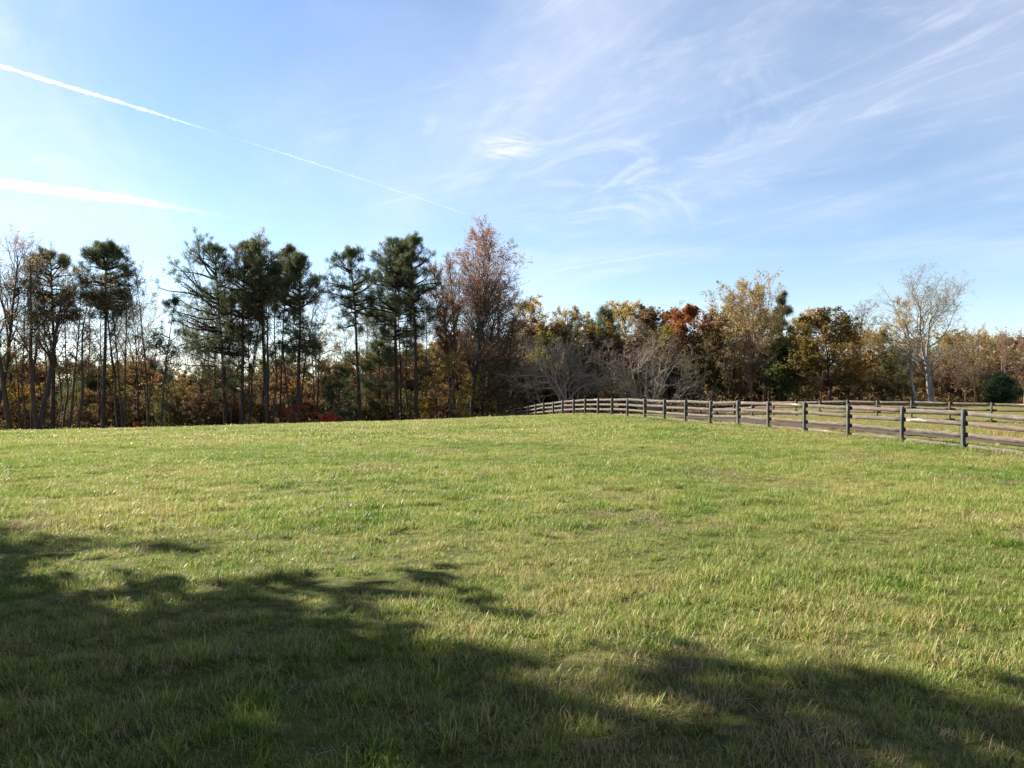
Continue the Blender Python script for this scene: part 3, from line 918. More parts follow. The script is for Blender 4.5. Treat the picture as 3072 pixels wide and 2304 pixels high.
T('ash_tree', broadleaf, ('bark_grey', 'bark_grey', 'leaf_lime'), 1415, 100, 705, 26, 'small yellow green tree at the foot of the dark brown rounded tree', 'tree', None, seed=77, cb=0.25, prof='oval', limbs=18, ang=40, n2=6, n3=5, leaf=2600, lsize=0.2)
T('bare_tree', broadleaf, ('bark_grey', 'twig_rose', 'leaf_pink'), 1452, 114, 645, 34, 'pale bare tree top showing behind the orange red tree', 'tree', None, seed=78, cb=0.4, prof='oval', limbs=20, ang=32, n2=6, n3=5, leaf=1300, lsize=0.16)
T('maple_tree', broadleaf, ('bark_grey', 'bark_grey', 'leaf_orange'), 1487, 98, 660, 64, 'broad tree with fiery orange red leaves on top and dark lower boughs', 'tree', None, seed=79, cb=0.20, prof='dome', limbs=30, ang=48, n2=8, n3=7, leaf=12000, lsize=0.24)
T('poplar_tree', broadleaf, ('bark_tan', 'twig_rose', 'leaf_tan'), 1622, 94, 584, 82, 'tallest tan gold tree of the eastern wood with pale upright limbs', 'tree', None, seed=80, cb=0.16, prof='oval', limbs=42, ang=30, n2=8, n3=7, leaf=18000, lsize=0.22, up=0.06, stems=2, fork=0.08)
T('cedar_tree', pine, ('bark_pine', 'needle_olive'), 1686, 98, 628, 22, 'dark narrow evergreen rising beside the tallest tan gold tree', 'tree', None, seed=81, cb=0.35, dens=0.65, low=6, flat=0.4, clump=0.45)
T('oak_tree', broadleaf, ('bark_grey', 'bark_grey', 'leaf_oak'), 1795, 90, 668, 92, 'wide oak with bronze orange leaves over the far fence', 'tree', None, seed=82, cb=0.16, prof='dome', limbs=32, ang=52, n2=8, n3=7, leaf=15000, lsize=0.23)
T('oak_tree', broadleaf, ('bark_grey', 'bark_grey', 'leaf_green'), 1690, 92, 735, 60, 'dull green leafy tree below the dark narrow evergreen', 'tree', None, seed=83, cb=0.12, prof='dome', limbs=28, ang=52, n2=7, n3=6, leaf=8500, lsize=0.23)
T('bare_tree', broadleaf, ('bark_grey', 'twig_rose', 'leaf_pink'), 1860, 112, 652, 36, 'thin pale bare tree behind the east shoulder of the wide oak', 'tree', None, seed=84, cb=0.4, prof='oval', limbs=18, ang=34, n2=6, n3=5, leaf=700, lsize=0.15)
T('sycamore_tree', broadleaf, ('bark_pale', 'bark_pale', 'leaf_tan'), 2013, 88, 574, 98, 'great pale barked bare tree spreading into two rounded heads over the paddock', 'tree', None, seed=85, cb=0.26, prof='oval', limbs=34, ang=38, n2=8, n3=7, n4=2, leaf=2800, lsize=0.14, stems=2, fork=0.11, up=0.05, wander=0.19, rtrunk=0.30, tw=0.009)
T('sycamore_tree', broadleaf, ('bark_pale', 'bark_pale', 'leaf_tan'), 1985, 86, 640, 50, 'pale barked bare tree leaning west in front of the great two headed one', 'tree', None, seed=86, cb=0.36, prof='oval', limbs=18, ang=38, n2=7, n3=6, leaf=2600, lsize=0.15, lean=(-0.22, 0), wander=0.17, rtrunk=0.2)
T('bare_tree', broadleaf, ('bark_grey', 'twig_rose', 'leaf_tan'), 2112, 100, 698, 34, 'bare tree with a pale tan top just east of the great pale barked tree', 'tree', None, seed=87, cb=0.3, prof='oval', limbs=20, ang=36, n2=6, n3=6, leaf=2200, lsize=0.16)
T('bare_tree', broadleaf, ('bark_tan', 'twig_rose', 'leaf_pink'), 2168, 94, 706, 32, 'rosy grey bare tree with straight pale stems behind the dark evergreen bush', 'tree', None, seed=88, cb=0.25, prof='oval', limbs=22, ang=28, n2=6, n3=6, leaf=900, lsize=0.14, stems=2, fork=0.06)
T('bare_tree', broadleaf, ('bark_tan', 'twig_rose', 'leaf_pink'), 2212, 92, 712, 36, 'rosy bare tree cut by the east edge of the view', 'tree', None, seed=89, cb=0.22, prof='oval', limbs=22, ang=30, n2=6, n3=6, leaf=1500, lsize=0.15)
T('bare_tree', broadleaf, ('bark_tan', 'twig_rose', 'leaf_brown'), 2085, 90, 745, 44, 'brown twiggy tree between the great pale tree and the rosy bare trees', 'tree', None, seed=90, cb=0.2, prof='oval', limbs=24, ang=42, n2=7, n3=6, leaf=3000, lsize=0.17)
T('evergreen_bush', pine, ('bark_pine', 'needle_blue'), 2163, 84, 803, 30, 'dark conical evergreen bush at the edge of the paddock', 'bush', None, seed=91, cb=0.04, dens=0.75, low=0, flat=-0.6, clump=0.45, r=0.10, per=16)
# small bright shrubs at the foot of the wood
SH = dict(cb=0.15, prof='dome', limbs=20, ang=52, n2=6, n3=5, stems=4, fork=0.3, rtrunk=0.05)
T('red_shrub', broadleaf, ('bark_grey', 'bark_grey', 'leaf_red'), 703, 80, 889, 30, 'largest bright red shrub at the field edge below the sky gap', 'shrub', 'red shrubs at the field edge', seed=95, leaf=2600, lsize=0.16, **SH)
T('red_shrub', broadleaf, ('bark_grey', 'bark_grey', 'leaf_red'), 632, 82, 872, 18, 'thin red shrub at the foot of the egg shaped pine', 'shrub', 'red shrubs at the field edge', seed=96, leaf=600, lsize=0.15, **SH)
T('red_shrub', broadleaf, ('bark_grey', 'bark_grey', 'leaf_red'), 296, 80, 912, 14, 'small red shrub showing over the grass east of the pale forked tree', 'shrub', 'red shrubs at the field edge', seed=97, leaf=700, lsize=0.15, **SH)
T('yellow_shrub', broadleaf, ('bark_grey', 'bark_grey', 'leaf_yellow'), 1000, 83, 842, 20, 'bright yellow leafed shrub below the pink topped tree', 'shrub', None, seed=98, leaf=1000, lsize=0.16, **SH)
T('orange_shrub', broadleaf, ('bark_grey', 'bark_grey', 'leaf_rust'), 985, 76, 886, 14, 'small orange shrub at the foot of the rust leafed tree', 'shrub', None, seed=99, leaf=500, lsize=0.15, **SH)


# ---- the deeper wood: a few kinds, copied with their parts
def proto(mats, H, W, **kw):
    gs = finish('tree', broadleaf(H, W, **kw), mats, H, W)
    return parts_of('tree', gs, mats)


def proto_pine(mats, H, W, **kw):
    return parts_of('tree', finish('tree', pine(H, W, **kw), mats, H, W), mats)


WOOD = {
    'brown': ('leafy_tree', proto(('bark_grey', 'bark_grey', 'leaf_brown'), 10, 3.6, seed=201, cb=0.15, prof='oval', limbs=22, ang=48, n2=7, n3=5, leaf=10000, lsize=0.21), 'brown leafed tree'),
    'olive': ('leafy_tree', proto(('bark_grey', 'bark_grey', 'leaf_olive'), 10, 3.8, seed=202, cb=0.12, prof='oval', limbs=22, ang=50, n2=7, n3=5, leaf=10500, lsize=0.21), 'olive leafed tree'),
    'rust': ('leafy_tree', proto(('bark_grey', 'bark_grey', 'leaf_rust'), 10, 3.6, seed=203, cb=0.15, prof='oval', limbs=22, ang=48, n2=7, n3=5, leaf=10000, lsize=0.21), 'rust leafed tree'),
    'gold': ('leafy_tree', proto(('bark_grey', 'bark_grey', 'leaf_oak'), 10, 3.4, seed=204, cb=0.15, prof='oval', limbs=22, ang=48, n2=7, n3=5, leaf=10000, lsize=0.21), 'golden brown leafed tree'),
    'tan': ('leafy_tree', proto(('bark_grey', 'twig_rose', 'leaf_tan'), 12, 4.0, seed=208, cb=0.2, prof='oval', limbs=26, ang=40, n2=7, n3=6, leaf=12000, lsize=0.19), 'rounded tan crowned tree'),
    'slim': ('bare_tree', proto(('bark_grey', 'twig_rose', 'leaf_tan'), 18, 2.8, seed=209, cb=0.4, prof='slim', limbs=22, ang=32, n2=6, n3=5, leaf=1500, lsize=0.12, rtrunk=0.12, up=0.07), 'slender bare tree'),
    'slimmer': ('bare_tree', proto(('bark_grey', 'bark_grey', 'leaf_rust'), 18, 2.4, seed=210, cb=0.35, prof='oval', limbs=20, ang=34, n2=6, n3=5, leaf=900, lsize=0.12, rtrunk=0.10, up=0.06, lean=(0.05, 0)), 'rust flecked slender bare tree'),
    'bare': ('bare_tree', proto(('bark_grey', 'twig_rose', 'leaf_tan'), 12, 3.2, seed=205, cb=0.25, prof='oval', limbs=22, ang=38, n2=7, n3=5, leaf=900, lsize=0.16), 'grey bare tree'),
    'stem': ('bare_tree', proto(('bark_grey', 'bark_grey', 'leaf_olive'), 12, 1.8, seed=206, cb=0.45, prof='slim', limbs=12, ang=40, n2=5, n3=4, leaf=700, lsize=0.16, rtrunk=0.09), 'thin dark bare trunk'),
    'dark': ('cedar_tree', proto_pine(('bark_pine', 'needle'), 9, 2.6, seed=207, cb=0.15, dens=1.0, low=2, flat=0.4, clump=0.5), 'dark evergreen'),
}
GROUPS = {'brown': 'brown trees in the wood', 'olive': 'olive trees in the wood', 'rust': 'rust trees in the wood', 'gold': 'golden brown trees in the wood',
          'bare': 'bare trees in the wood', 'stem': 'thin trunks in the wood', 'dark': 'evergreens in the wood', 'tan': 'tan trees in the wood', 'slim': 'slender bare trees among the pines', 'slimmer': 'slender bare trees among the pines'}
USED = {}
LANDMARKS = [(-14, 'the pinkish tree at the west edge'), (50, 'the western slim bare trees'), (85, 'the stout forked tree'), (113, 'the olive pine'), (155, 'the crossing leaning pair'),
             (222, 'the lone round pine'), (268, 'the pale forked tree'), (320, 'the slender pinkish tree'), (348, 'the short forked pine'), (430, 'the limbs of the broadest pine'),
             (489, 'the broadest pine'), (521, 'the brown mixed pine'), (577, 'the flat headed pine'), (607, 'the slim brownish pine'), (645, 'the egg shaped pine'),
             (705, 'the largest red shrub'), (778, 'the leaning pine'), (857, 'the full layered pine'), (899, 'the easternmost pine'), (972, 'the rust leafed tree'),
             (1018, 'the pink topped tree'), (1095, 'the dense brown twiggy tree'), (1160, 'the yellow patched tree'), (1219, 'the western bare dome'), (1301, 'the dark green pine'),
             (1350, 'the straw yellow tree'), (1405, 'the eastern bare dome'), (1487, 'the orange red tree'), (1560, 'the gap east of the orange tree'), (1622, 'the tallest tan gold tree'),
             (1688, 'the dark narrow evergreen'), (1760, 'the west half of the wide oak'), (1830, 'the east half of the wide oak'), (1900, 'the gap east of the wide oak'),
             (1975, 'the leaning pale barked tree'), (2030, 'the great pale barked tree'), (2112, 'the pale tan topped bare tree'), (2163, 'the dark evergreen bush'), (2230, 'the rosy tree at the east edge')]
rw = np.random.default_rng(55)


def wood_tree(kind, px, d, ty, wide=1.0):
    nm, parts, lab = WOOD[kind]
    x = at_px(px, d)
    H = up_px(ty, d) - float(ground(x, d))
    h0 = {'dark': 9, 'bare': 12, 'stem': 12, 'tan': 12, 'slim': 18, 'slimmer': 18}.get(kind, 10)
    s = H / h0
    lm = min(LANDMARKS, key=lambda q: abs(q[0] - px))[1]
    look = lab if ty > 700 else 'tall ' + lab
    base = '%s %s %s' % (look, 'close behind' if d < 103 else 'far behind', lm)
    k_ = USED[base] = USED.get(base, 0) + 1
    lab = base if k_ == 1 else base.replace(' close behind', ', another close behind').replace(' far behind', ', another far behind')
    return put_tree(nm, parts, x, d, lab, 'tree', GROUPS[kind], rw.uniform(0, 6.28), (s * wide, s * wide, s))


# west: lower wood on the falling ground behind the pines
for k in range(34):
    px = -60 + k * 34 + rw.uniform(-12, 12)
    d = rw.uniform(104, 128)
    ty = np.interp(px, [-60, 60, 300, 420, 640, 760, 1000, 1120], [775, 768, 775, 790, 765, 765, 720, 700]) + rw.uniform(-6, 26)
    kind = rw.choice(['brown', 'olive', 'rust', 'gold', 'bare', 'dark'], p=[.24, .26, .18, .16, .09, .07])
    wood_tree(kind, px, d, ty, rw.uniform(0.85, 1.15))
for k in range(30):
    px = -40 + k * 37 + rw.uniform(-14, 14)
    d = rw.uniform(90, 102)
    ty = rw.uniform(810, 868)
    wood_tree(rw.choice(['olive', 'brown', 'gold', 'rust'], p=[.40, .28, .18, .14]), px, d, ty, rw.uniform(0.9, 1.3))
for k in range(26):
    px = 10 + k * 42 + rw.uniform(-18, 18)
    wood_tree('stem', px, rw.uniform(84, 98) if px < 740 else rw.uniform(92, 100), rw.uniform(690, 790), 0.8)
for k in range(30):
    px = -30 + k * 37 + rw.uniform(-16, 16)
    top = np.interp(px, [0, 300, 360, 480, 640, 700, 760, 900, 1050], [560, 560, 650, 560, 560, 720, 640, 580, 560])
    wood_tree(rw.choice(['slim', 'slimmer']), px, rw.uniform(84, 97) if px < 740 else rw.uniform(91, 99), top + rw.uniform(0, 70), rw.uniform(0.85, 1.2))
# east: rounded autumn crowns, then the tall dark wood behind the fences
for k in range(30):
    px = 1110 + k * 39 + rw.uniform(-14, 14)
    d = rw.uniform(108, 126)
    ty = np.interp(px, [1100, 1200, 1500, 1700, 1900, 2000, 2120, 2260], [700, 715, 720, 705, 715, 735, 735, 735]) + rw.uniform(-12, 26)
    kind = rw.choice(['brown', 'olive', 'gold', 'bare', 'dark', 'tan'], p=[.18, .20, .14, .14, .10, .24])
    wood_tree(kind, px, d, ty, rw.uniform(0.85, 1.1))
for k in range(32):
    px = 1110 + k * 36 + rw.uniform(-12, 12)
    d = rw.uniform(92, 104)
    wood_tree(rw.choice(['olive', 'brown', 'dark'], p=[.44, .42, .14]), px, d, rw.uniform(765, 825), rw.uniform(0.9, 1.25))
for k in range(18):
    px = 1440 + k * 42 + rw.uniform(-14, 14)
    wood_tree(rw.choice(['stem', 'bare']), px, rw.uniform(90, 98), rw.uniform(710, 780), 0.7)
# the far wood behind everything, read as one mass
g = np.random.default_rng(78)
dw = Geo()
n = 105000
dx = g.uniform(-125, 135, n)
dy = g.uniform(132, 168, n)
ridge = np.interp(dx / dy, [-0.8, -0.5, -0.25, -0.1, 0, 0.15, 0.4, 0.7, 0.9], [10.6, 10.6, 10, 11.2, 13, 14, 13.5, 13, 13])
ridge = ridge + 1.3 * np.sin(dx * 0.55) * np.sin(dy * 0.3 + 1) + 0.9 * np.sin(dx * 1.7 + dy * 0.4)
dz0 = ground(dx, dy)
dz = dz0 + (ridge - dz0) * g.uniform(0, 1, n) ** np.where(np.arange(n) % 2, 0.75, 1.6)
leaves(dw, np.stack([dx, dy, dz], -1), np.interp((dz - dz0) / (ridge - dz0), [0.55, 0.85], [0.55, 0.26]), g)
for q in range(90):
    xq, yq = g.uniform(-115, 125), g.uniform(130, 150)
    z0 = float(ground(xq, yq))
    tubes(dw, np.array([[[xq, yq, z0 - .3], [xq + g.normal(0, .2), yq, z0 + 5], [xq + g.normal(0, .5), yq, z0 + 11]]]), np.array([[.16, .11, .05]]), 5)
tag(link('distant_woods', dw.mesh('distant_woods', M['leaf_wood'])), 'far autumn wood closing the view behind the nearer trees', 'woods', None, 'stuff')
for px, ty in ((1120, 690), (1195, 690), (1262, 676), (1372, 664), (1440, 700), (1560, 690), (1585, 660), (1655, 668), (1745, 668), (1930, 706), (2060, 712), (2140, 718), (2195, 724)):
    wood_tree(rw.choice(['tan', 'gold', 'tan', 'brown']), px, rw.uniform(102, 108), ty, rw.uniform(1.0, 1.2))
# low undergrowth, one uncountable mass
g = np.random.default_rng(77)
ug = Geo()
n = 26000
ux = g.uniform(-90, 105, n)
ud = g.uniform(0, 1, n) ** 1.4 * 34
edge = np.interp(ux, [-90, -30, -8, 2, 10, 16, 22, 34, 44, 60, 105], [84, 84, 83, 86, 88, 90, 92, 93, 93, 94, 98])
uy = edge + ud
cl_ = 0.5 + 0.5 * np.sin(ux * 0.9 + 2 * np.sin(uy * 0.4)) * np.sin(uy * 0.7 + ux * 0.23)
uz = ground(ux, uy) + g.uniform(0, 1, n) ** 1.2 * (0.3 + 3.4 * cl_ ** 1.5)
leaves(ug, np.stack([ux, uy, uz], -1), 0.34, g)
tag(link('undergrowth', ug.mesh('undergrowth', M['leaf_wood'])), 'olive brown undergrowth filling the floor of the wood', 'undergrowth', None, 'stuff')
# leafy oaks just outside the view to the west: their shade falls across the near grass; those close round the viewpoint are added
gs = finish('oak', broadleaf(17, 7.0, seed=301, cb=0.15, prof='dome', limbs=36, ang=52, n2=8, n3=7, leaf=19000, lsize=0.36), None, 17, 7.0)
oak = parts_of('oak', gs, ('bark_grey', 'bark_grey', 'leaf_olive'))
put_tree('oak_tree', oak, -18.3, 8.2, 'broad leafy oak nearest the viewpoint, its shade lying across the near grass', 'tree', 'oaks west of the viewpoint')
gs = finish('oak', broadleaf(13, 4.4, seed=303, cb=0.2, prof='dome', limbs=28, ang=50, n2=7, n3=6, leaf=13000, lsize=0.27), None, 13, 4.4)
put_tree('oak_tree', parts_of('oak', gs, ('bark_grey', 'bark_grey', 'leaf_olive')), -13.6, 9.4, 'smaller leafy oak growing under the edge of the broad oak', 'tree', 'oaks west of the viewpoint', 1.1)
put_tree('oak_tree', oak, -28.6, 12.5, 'second broad leafy oak behind the one nearest the viewpoint', 'tree', 'oaks west of the viewpoint', 2.2)
put_tree('oak_tree', oak, -29.0, 3.0, 'third broad leafy oak south of the one nearest the viewpoint', 'tree', 'oaks west of the viewpoint', 4.1)
put_tree('oak_tree', oak, -14.5, -3.5, 'unseen leafy oak added close west of the viewpoint to block skylight', 'tree', 'oaks west of the viewpoint', 5.0)  # this oak and the pair below: unseen, added to block skylight and deepen shade
put_tree('oak_tree', oak, -9.0, -11.0, 'unseen leafy oak added behind the viewpoint to block skylight, first of a pair', 'tree', 'oaks west of the viewpoint', 0.7)
put_tree('oak_tree', oak, 5.0, -14.0, 'unseen leafy oak added behind the viewpoint to block skylight, further east of the pair', 'tree', 'oaks west of the viewpoint', 3.3)


# ------------------------------------------------------------------ the grass
def grass_mat():
    m, t = new_mat('pasture_grass')
    ge = t.n('ShaderNodeNewGeometry')
    oi = t.n('ShaderNodeObjectInfo')
    big = t.noise(ge.outputs['Position'], 0.22, 4.0, 0.55)
    mid = t.noise(ge.outputs['Position'], 1.3, 4.0, 0.6)
    f = t.math('ADD', t.math('MULTIPLY', big, 0.55), t.math('MULTIPLY', mid, 0.45))
    f = t.math('ADD', f, t.math('MULTIPLY', t.math('SUBTRACT', ge.outputs['Random Per Island'], 0.5), 0.34))
    f = t.math('ADD', t.math('MULTIPLY', t.math('SUBTRACT', f, 0.5), 1.45), 0.5, 0, True)
    col = t.ramp(f, [(0.24, (0.075, 0.142, 0.019)), (0.40, (0.160, 0.235, 0.034)), (0.55, (0.255, 0.290, 0.066)), (0.68, (0.36, 0.315, 0.120)), (0.82, (0.43, 0.31, 0.16))])
    b = principled(t, col, 0.42, 0.2)
    tr = t.n('ShaderNodeBsdfTranslucent')
    t.l(col, tr.inputs[0])
    mx = t.n('ShaderNodeMixShader')
    mx.inputs[0].default_value = 0.42
    t.l(b.outputs[0], mx.inputs[1])
    t.l(tr.outputs[0], mx.inputs[2])
    out(t, mx.outputs[0])
    return m


def straw_mat():
    m, t = new_mat('dry_grass')
    ge = t.n('ShaderNodeNewGeometry')
    col = t.ramp(ge.outputs['Random Per Island'], [(0.0, (0.16, 0.10, 0.05)), (0.5, (0.30, 0.22, 0.11)), (1.0, (0.45, 0.37, 0.22))])
    b = principled(t, col, 0.5, 0.4)
    tr = t.n('ShaderNodeBsdfTranslucent')
    t.l(col, tr.inputs[0])
    mx = t.n('ShaderNodeMixShader')
    mx.inputs[0].default_value = 0.3
    t.l(b.outputs[0], mx.inputs[1])
    t.l(tr.outputs[0], mx.inputs[2])
    out(t, mx.outputs[0])
    return m


M['grass'] = grass_mat()
M['straw'] = straw_mat()
M['pale'] = leaf_mat('paddock_grass', [(0.20, 0.19, 0.055), (0.31, 0.26, 0.10), (0.40, 0.31, 0.16)], 0.42, 0.3)
M['weed'] = leaf_mat('broad_weed', [(0.04, 0.075, 0.018), (0.075, 0.12, 0.028), (0.12, 0.15, 0.04)], 0.4, 1.0)


def tuft(seed, n, rad, hgt, wid, lean, mat, seg=3, bend=0.6, flat=False):
    """a handful of blades growing from one patch of turf"""
    g = np.random.default_rng(seed)
    a, q = g.uniform(0, 2 * np.pi, n), np.sqrt(g.random(n)) * rad
    S = np.stack([np.cos(a) * q, np.sin(a) * q, np.full(n, -0.012)], -1)
    b = g.uniform(0, 2 * np.pi, n)
    tilt = np.abs(g.normal(0, lean, n)) if not flat else g.uniform(1.1, 1.5, n)
    hd = np.stack([np.cos(b), np.sin(b), np.zeros(n)], -1)
    L = hgt * g.uniform(0.45, 1.25, n)
    cur = bend * g.uniform(0.2, 1.3, n)
    P = np.empty((n, seg + 1, 3))
    P[:, 0] = S
    for i in range(seg):
        th = tilt + cur * (i + 0.5) / seg
        P[:, i + 1] = P[:, i] + (hd * np.sin(th)[:, None] + np.array([0, 0, 1.0]) * np.cos(th)[:, None]) * (L / seg)[:, None]
    sd = b + np.pi / 2 + g.normal(0, 0.5, n)
    sdv = np.stack([np.cos(sd), np.sin(sd), np.zeros(n)], -1)[:, None]
    wv = (wid * g.uniform(0.6, 1.25, n))[:, None, None] * np.array([1.0, 0.95, 0.7, 0.12] if seg == 3 else [1.0, 0.8, 0.12])[None, :, None] / 2
    V = np.stack([P - sdv * wv, P + sdv * wv], 2)
    idx = np.arange(n * (seg + 1) * 2).reshape(n, seg + 1, 2)
    Q = np.stack([idx[:, :-1, 0], idx[:, :-1, 1], idx[:, 1:, 1], idx[:, 1:, 0]], -1).reshape(-1, 4)
    return mesh_from('tuft', V, Q, None, M[mat])


tc_ = bpy.data.collections.new('tufts')
SPEC = [  # near green x5, near straw, mid x3, far x3
    dict(n=46, rad=0.085, hgt=0.075, wid=0.0050, lean=0.85, mat='grass'), dict(n=40, rad=0.080, hgt=0.095, wid=0.0055, lean=0.8, mat='grass', bend=0.9),
    dict(n=52, rad=0.095, hgt=0.065, wid=0.0050, lean=0.60, mat='grass'), dict(n=34, rad=0.075, hgt=0.125, wid=0.0060, lean=0.6, mat='grass', bend=1.1),
    dict(n=44, rad=0.090, hgt=0.080, wid=0.0045, lean=0.8, mat='grass', bend=0.8), dict(n=16, rad=0.10, hgt=0.10, wid=0.0055, lean=0.9, mat='straw', flat=True),
    dict(n=30, rad=0.09, hgt=0.075, wid=0.0045, lean=0.55, mat='straw'),
    dict(n=52, rad=0.16, hgt=0.085, wid=0.010, lean=0.55, mat='grass', seg=2), dict(n=46, rad=0.17, hgt=0.110, wid=0.011, lean=0.5, mat='grass', seg=2),
    dict(n=40, rad=0.16, hgt=0.075, wid=0.009, lean=0.7, mat='straw', seg=2),
    dict(n=60, rad=0.34, hgt=0.085, wid=0.021, lean=0.6, mat='grass', seg=2), dict(n=60, rad=0.36, hgt=0.10, wid=0.024, lean=0.55, mat='grass', seg=2),
    dict(n=50, rad=0.34, hgt=0.075, wid=0.020, lean=0.7, mat='straw', seg=2),
    dict(n=60, rad=0.34, hgt=0.08, wid=0.020, lean=0.7, mat='pale', seg=2), dict(n=26, rad=0.07, hgt=0.045, wid=0.020, lean=1.0, mat='weed', seg=3, bend=0.4),
]
for k, sp in enumerate(SPEC):
    tc_.objects.link(bpy.data.objects.new('tuft_%02d' % k, tuft(400 + k, **sp)))

g = np.random.default_rng(91)


def cheap_noise(x, y, s, seed):
    r = np.random.default_rng(seed)
    v = np.zeros_like(x)
    for k in range(7):
        a, f, p = r.uniform(0, 6.28), s * r.uniform(0.6, 1.9), r.uniform(0, 6.28)
        v += np.sin((x * np.cos(a) + y * np.sin(a)) * f + p)
    return v / 7 ** 0.5


def on_drive(x, y):
    dl = dense(offset_line(DL, 4.7, 4.0), 4)
    d2 = np.full(x.shape, 1e9)
    for i in range(0, len(dl)):
        d2 = np.minimum(d2, (x - dl[i, 0]) ** 2 + (y - dl[i, 1]) ** 2)
    return d2 < 2.05 ** 2


def scatter(y0, y1, dens, kinds, probs, dry, smin, smax, side=0.76, pad=1.6):
    area = 2 * ((y1 ** 2 - y0 ** 2) / 2 * side + pad * (y1 - y0))
    n = int(area * dens)
    y = y0 + (y1 - y0) * g.random(n * 2)
    y = y[g.random(n * 2) < (side * y + pad) / (side * y1 + pad)][:n]
    n = len(y)
    x = (g.random(n) * 2 - 1) * (side * y + pad)
    hum = cheap_noise(x, y, 1.6, 5)
    hum2 = cheap_noise(x, y, 0.55, 6)
    hum3 = cheap_noise(x, y, 5.5, 9) if y1 < 40 else np.zeros(n)
    ok = ~on_drive(x, y) & (woods_amount(x, y) < g.random(n)) & (g.random(n) < 0.97 + 0.08 * hum + 0.12 * hum3)
    x, y, hum, hum2, hum3 = x[ok], y[ok], hum[ok], hum2[ok], hum3[ok]
    n = len(x)
    kd = g.choice(kinds, n, p=probs)
    dm = (cheap_noise(x, y, 0.9, 7) + 0.5 * cheap_noise(x, y, 2.6, 8)) > 1.1
    kd = np.where(dm & (g.random(n) < 0.55), g.choice(dry, n), kd)
    if 10 in kinds:
        fx = np.interp(y, [p[1] for p in near_line], [p[0] for p in near_line])
        kd = np.where((x > fx + 0.4) & (g.random(n) < 0.75), 13, kd)
    s = g.uniform(smin, smax, n) * np.clip(1 + 0.22 * hum + 0.12 * hum2 + 0.26 * hum3, 0.55, 1.4)
    z = ground(x, y)
    rot = np.stack([g.normal(0, 0.10, n), g.normal(0, 0.10, n), g.uniform(0, 6.283, n)], -1)
    return np.stack([x, y, z], -1), kd, s, rot


near_p = dict(kinds=[0, 1, 2, 3, 4, 5, 6, 14], probs=[.26, .15, .22, .04, .19, .07, .04, .03], dry=[5, 6, 6])
mid_p = dict(kinds=[7, 8, 9], probs=[.52, .40, .08], dry=[9])
far_p = dict(kinds=[10, 11, 12], probs=[.52, .42, .06], dry=[12])
sets = [scatter(1.2, 8.5, 260, smin=0.5, smax=0.95, **near_p), scatter(8.5, 15, 215, smin=0.55, smax=0.98, **near_p),
        scatter(9.5, 30, 90, smin=0.55, smax=0.95, **mid_p), scatter(26, 92, 20, smin=0.65, smax=1.05, **far_p)]
FL = dense(np.array(near_line)[:, :2], 40)                    # longer unmown tufts along the foot of the fence
q = g.integers(0, len(FL), 1500)
fx_, fy_ = FL[q, 0] + g.normal(0, 0.13, 1500), FL[q, 1] + g.normal(0, 0.13, 1500)
sets.append((np.stack([fx_, fy_, ground(fx_, fy_)], -1), g.choice([7, 8, 9, 8], 1500), g.uniform(0.9, 2.1, 1500), np.stack([g.normal(0, .1, 1500), g.normal(0, .1, 1500), g.uniform(0, 6.28, 1500)], -1)))
PT = np.concatenate([s[0] for s in sets])
me = mesh_from('grass', PT)
for nm, ty, arr in (('kind', 'INT', np.concatenate([s[1] for s in sets]).astype(np.int32)), ('size', 'FLOAT', np.concatenate([s[2] for s in sets]).astype(np.float32)),
                    ('turn', 'FLOAT_VECTOR', np.concatenate([s[3] for s in sets]).astype(np.float32))):
    a = me.attributes.new(nm, ty, 'POINT')
    a.data.foreach_set('vector' if ty == 'FLOAT_VECTOR' else 'value', arr.ravel())
go = link('grass', me)
tag(go, 'mown pasture grass, green with tan dry patches, covering the rise', 'grass', None, 'stuff')
ng = bpy.data.node_groups.new('scatter_grass', 'GeometryNodeTree')
ng.interface.new_socket('Geometry', in_out='INPUT', socket_type='NodeSocketGeometry')
ng.interface.new_socket('Geometry', in_out='OUTPUT', socket_type='NodeSocketGeometry')
N = ng.nodes
gi, gout = N.new('NodeGroupInput'), N.new('NodeGroupOutput')
ci = N.new('GeometryNodeCollectionInfo')
ci.inputs['Collection'].default_value = tc_
ci.inputs['Separate Children'].default_value = True
ci.inputs['Reset Children'].default_value = True
ip = N.new('GeometryNodeInstanceOnPoints')
ip.inputs['Pick Instance'].default_value = True
for nm, ty, so in (('kind', 'INT', 'Instance Index'), ('size', 'FLOAT', 'Scale'), ('turn', 'FLOAT_VECTOR', 'Rotation')):
    na = N.new('GeometryNodeInputNamedAttribute')
    na.data_type = ty
    na.inputs['Name'].default_value = nm
    ng.links.new([s for s in na.outputs if s.enabled and s.name == 'Attribute'][0], ip.inputs[so])
ng.links.new(gi.outputs[0], ip.inputs['Points'])
ng.links.new(ci.outputs[0], ip.inputs['Instance'])
ng.links.new(ip.outputs[0], gout.inputs[0])
md = go.modifiers.new('grass', 'NODES')
md.node_group = ng


# ------------------------------------------------------------------ vapour trails, nine kilometres up
def sky_point(px, py, alt=9000.0):
    d = np.array([(px - 1536) / F, 1.0, (HZ - py) / F])
    return d * (alt / d[2]) + np.array([0, 0, EYE])


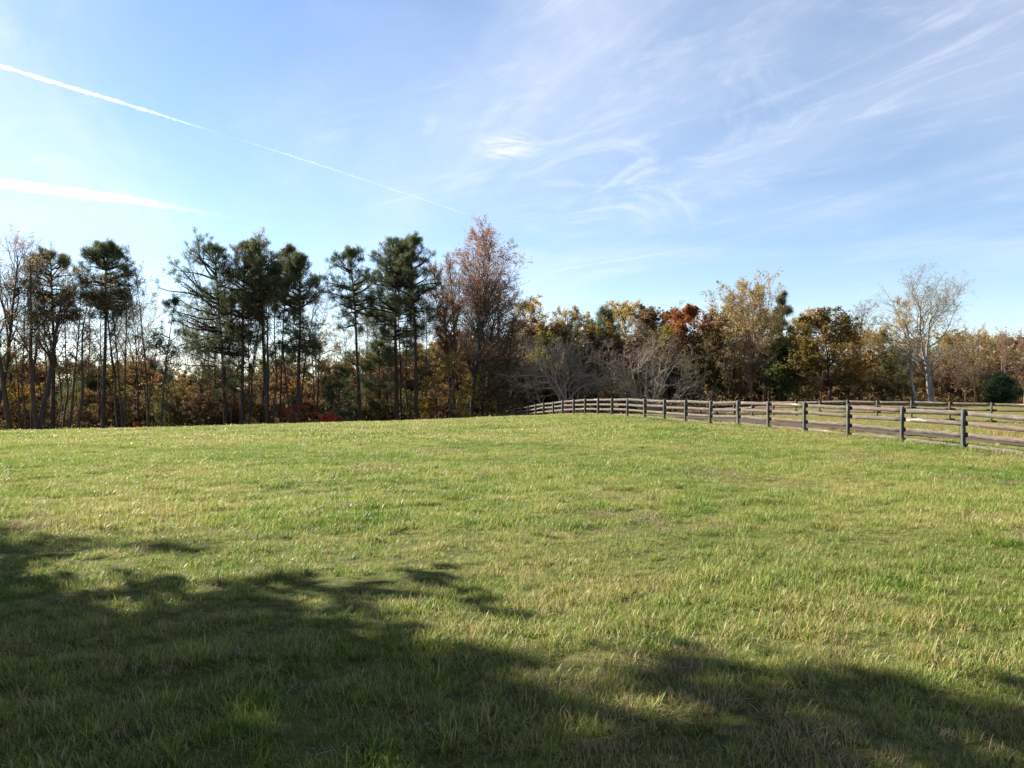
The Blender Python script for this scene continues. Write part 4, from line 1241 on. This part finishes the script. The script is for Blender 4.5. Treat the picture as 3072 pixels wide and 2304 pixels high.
def trail(label, knots, dens, seed, rough=0.12):
    """knots: picture column, row, thickness in photo px; a lumpy closed tube of thin cloud"""
    g = np.random.default_rng(seed)
    K = np.array(knots, float)
    s = np.linspace(0, len(K) - 1, (len(K) - 1) * 26 + 1)
    kk = np.stack([np.interp(s, np.arange(len(K)), K[:, j]) for j in range(3)], -1)
    P = np.array([sky_point(a, b_) for a, b_, c in kk])
    R = kk[:, 2] / 2 / F * P[:, 1]
    lum = np.convolve(g.normal(0, 1, len(s) + 6), np.ones(3) / 3, 'same')[3:-3]
    R = R * (1 + rough * lum)
    P[:, 2] += np.convolve(g.normal(0, 1, len(s) + 6), np.ones(5) / 5, 'same')[3:-3] * R * rough * 1.4
    G_ = Geo()
    tubes(G_, P[None], R[None], 10)
    V = np.concatenate(G_.V)
    n = len(P)
    T_ = [(0, j + 1, j) for j in range(1, 9)] + [((n - 1) * 10, (n - 1) * 10 + j, (n - 1) * 10 + j + 1) for j in range(1, 9)]
    G_.T.append(np.array(T_))
    m, t = new_mat('thin_cloud')
    pv = t.n('ShaderNodeVolumePrincipled')
    pv.inputs['Color'].default_value = (0.99, 0.99, 0.99, 1)
    pv.inputs['Density'].default_value = dens
    pv.inputs['Anisotropy'].default_value = 0.6
    o_ = t.n('ShaderNodeOutputMaterial')
    t.l(pv.outputs[0], o_.inputs['Volume'])
    o = link('vapour_trail', G_.mesh('vapour_trail', m, True))
    tag(o, label, 'vapour trail', 'vapour trails in the sky')
    return o


trail('sharp white vapour trail slanting down from the west edge of the sky', [(-60, 180, 11), (0, 197, 12), (150, 243, 13), (300, 288, 12), (450, 334, 9), (560, 370, 6), (640, 395, 2)], 0.0011, 1, 0.3)
trail('faint hair thin continuation of the sharp trail, reaching the pink topped tree', [(600, 383, 1.5), (760, 432, 3.5), (860, 463, 5), (1000, 508, 5), (1200, 575, 4), (1350, 625, 4), (1495, 673, 1.5)], 0.0008, 2, 0.2)
trail('broad soft vapour trail low in the west, fading out to the east', [(-60, 532, 26), (0, 547, 32), (120, 565, 36), (250, 585, 36), (380, 596, 28), (480, 614, 22), (600, 636, 14), (700, 655, 3)], 0.00019, 3, 0.14)
trail('short thin vapour trail low over the middle of the wood', [(1600, 832, 2), (1700, 806, 5), (1850, 782, 6), (1980, 762, 5), (2130, 738, 2)], 0.0006, 4, 0.3)
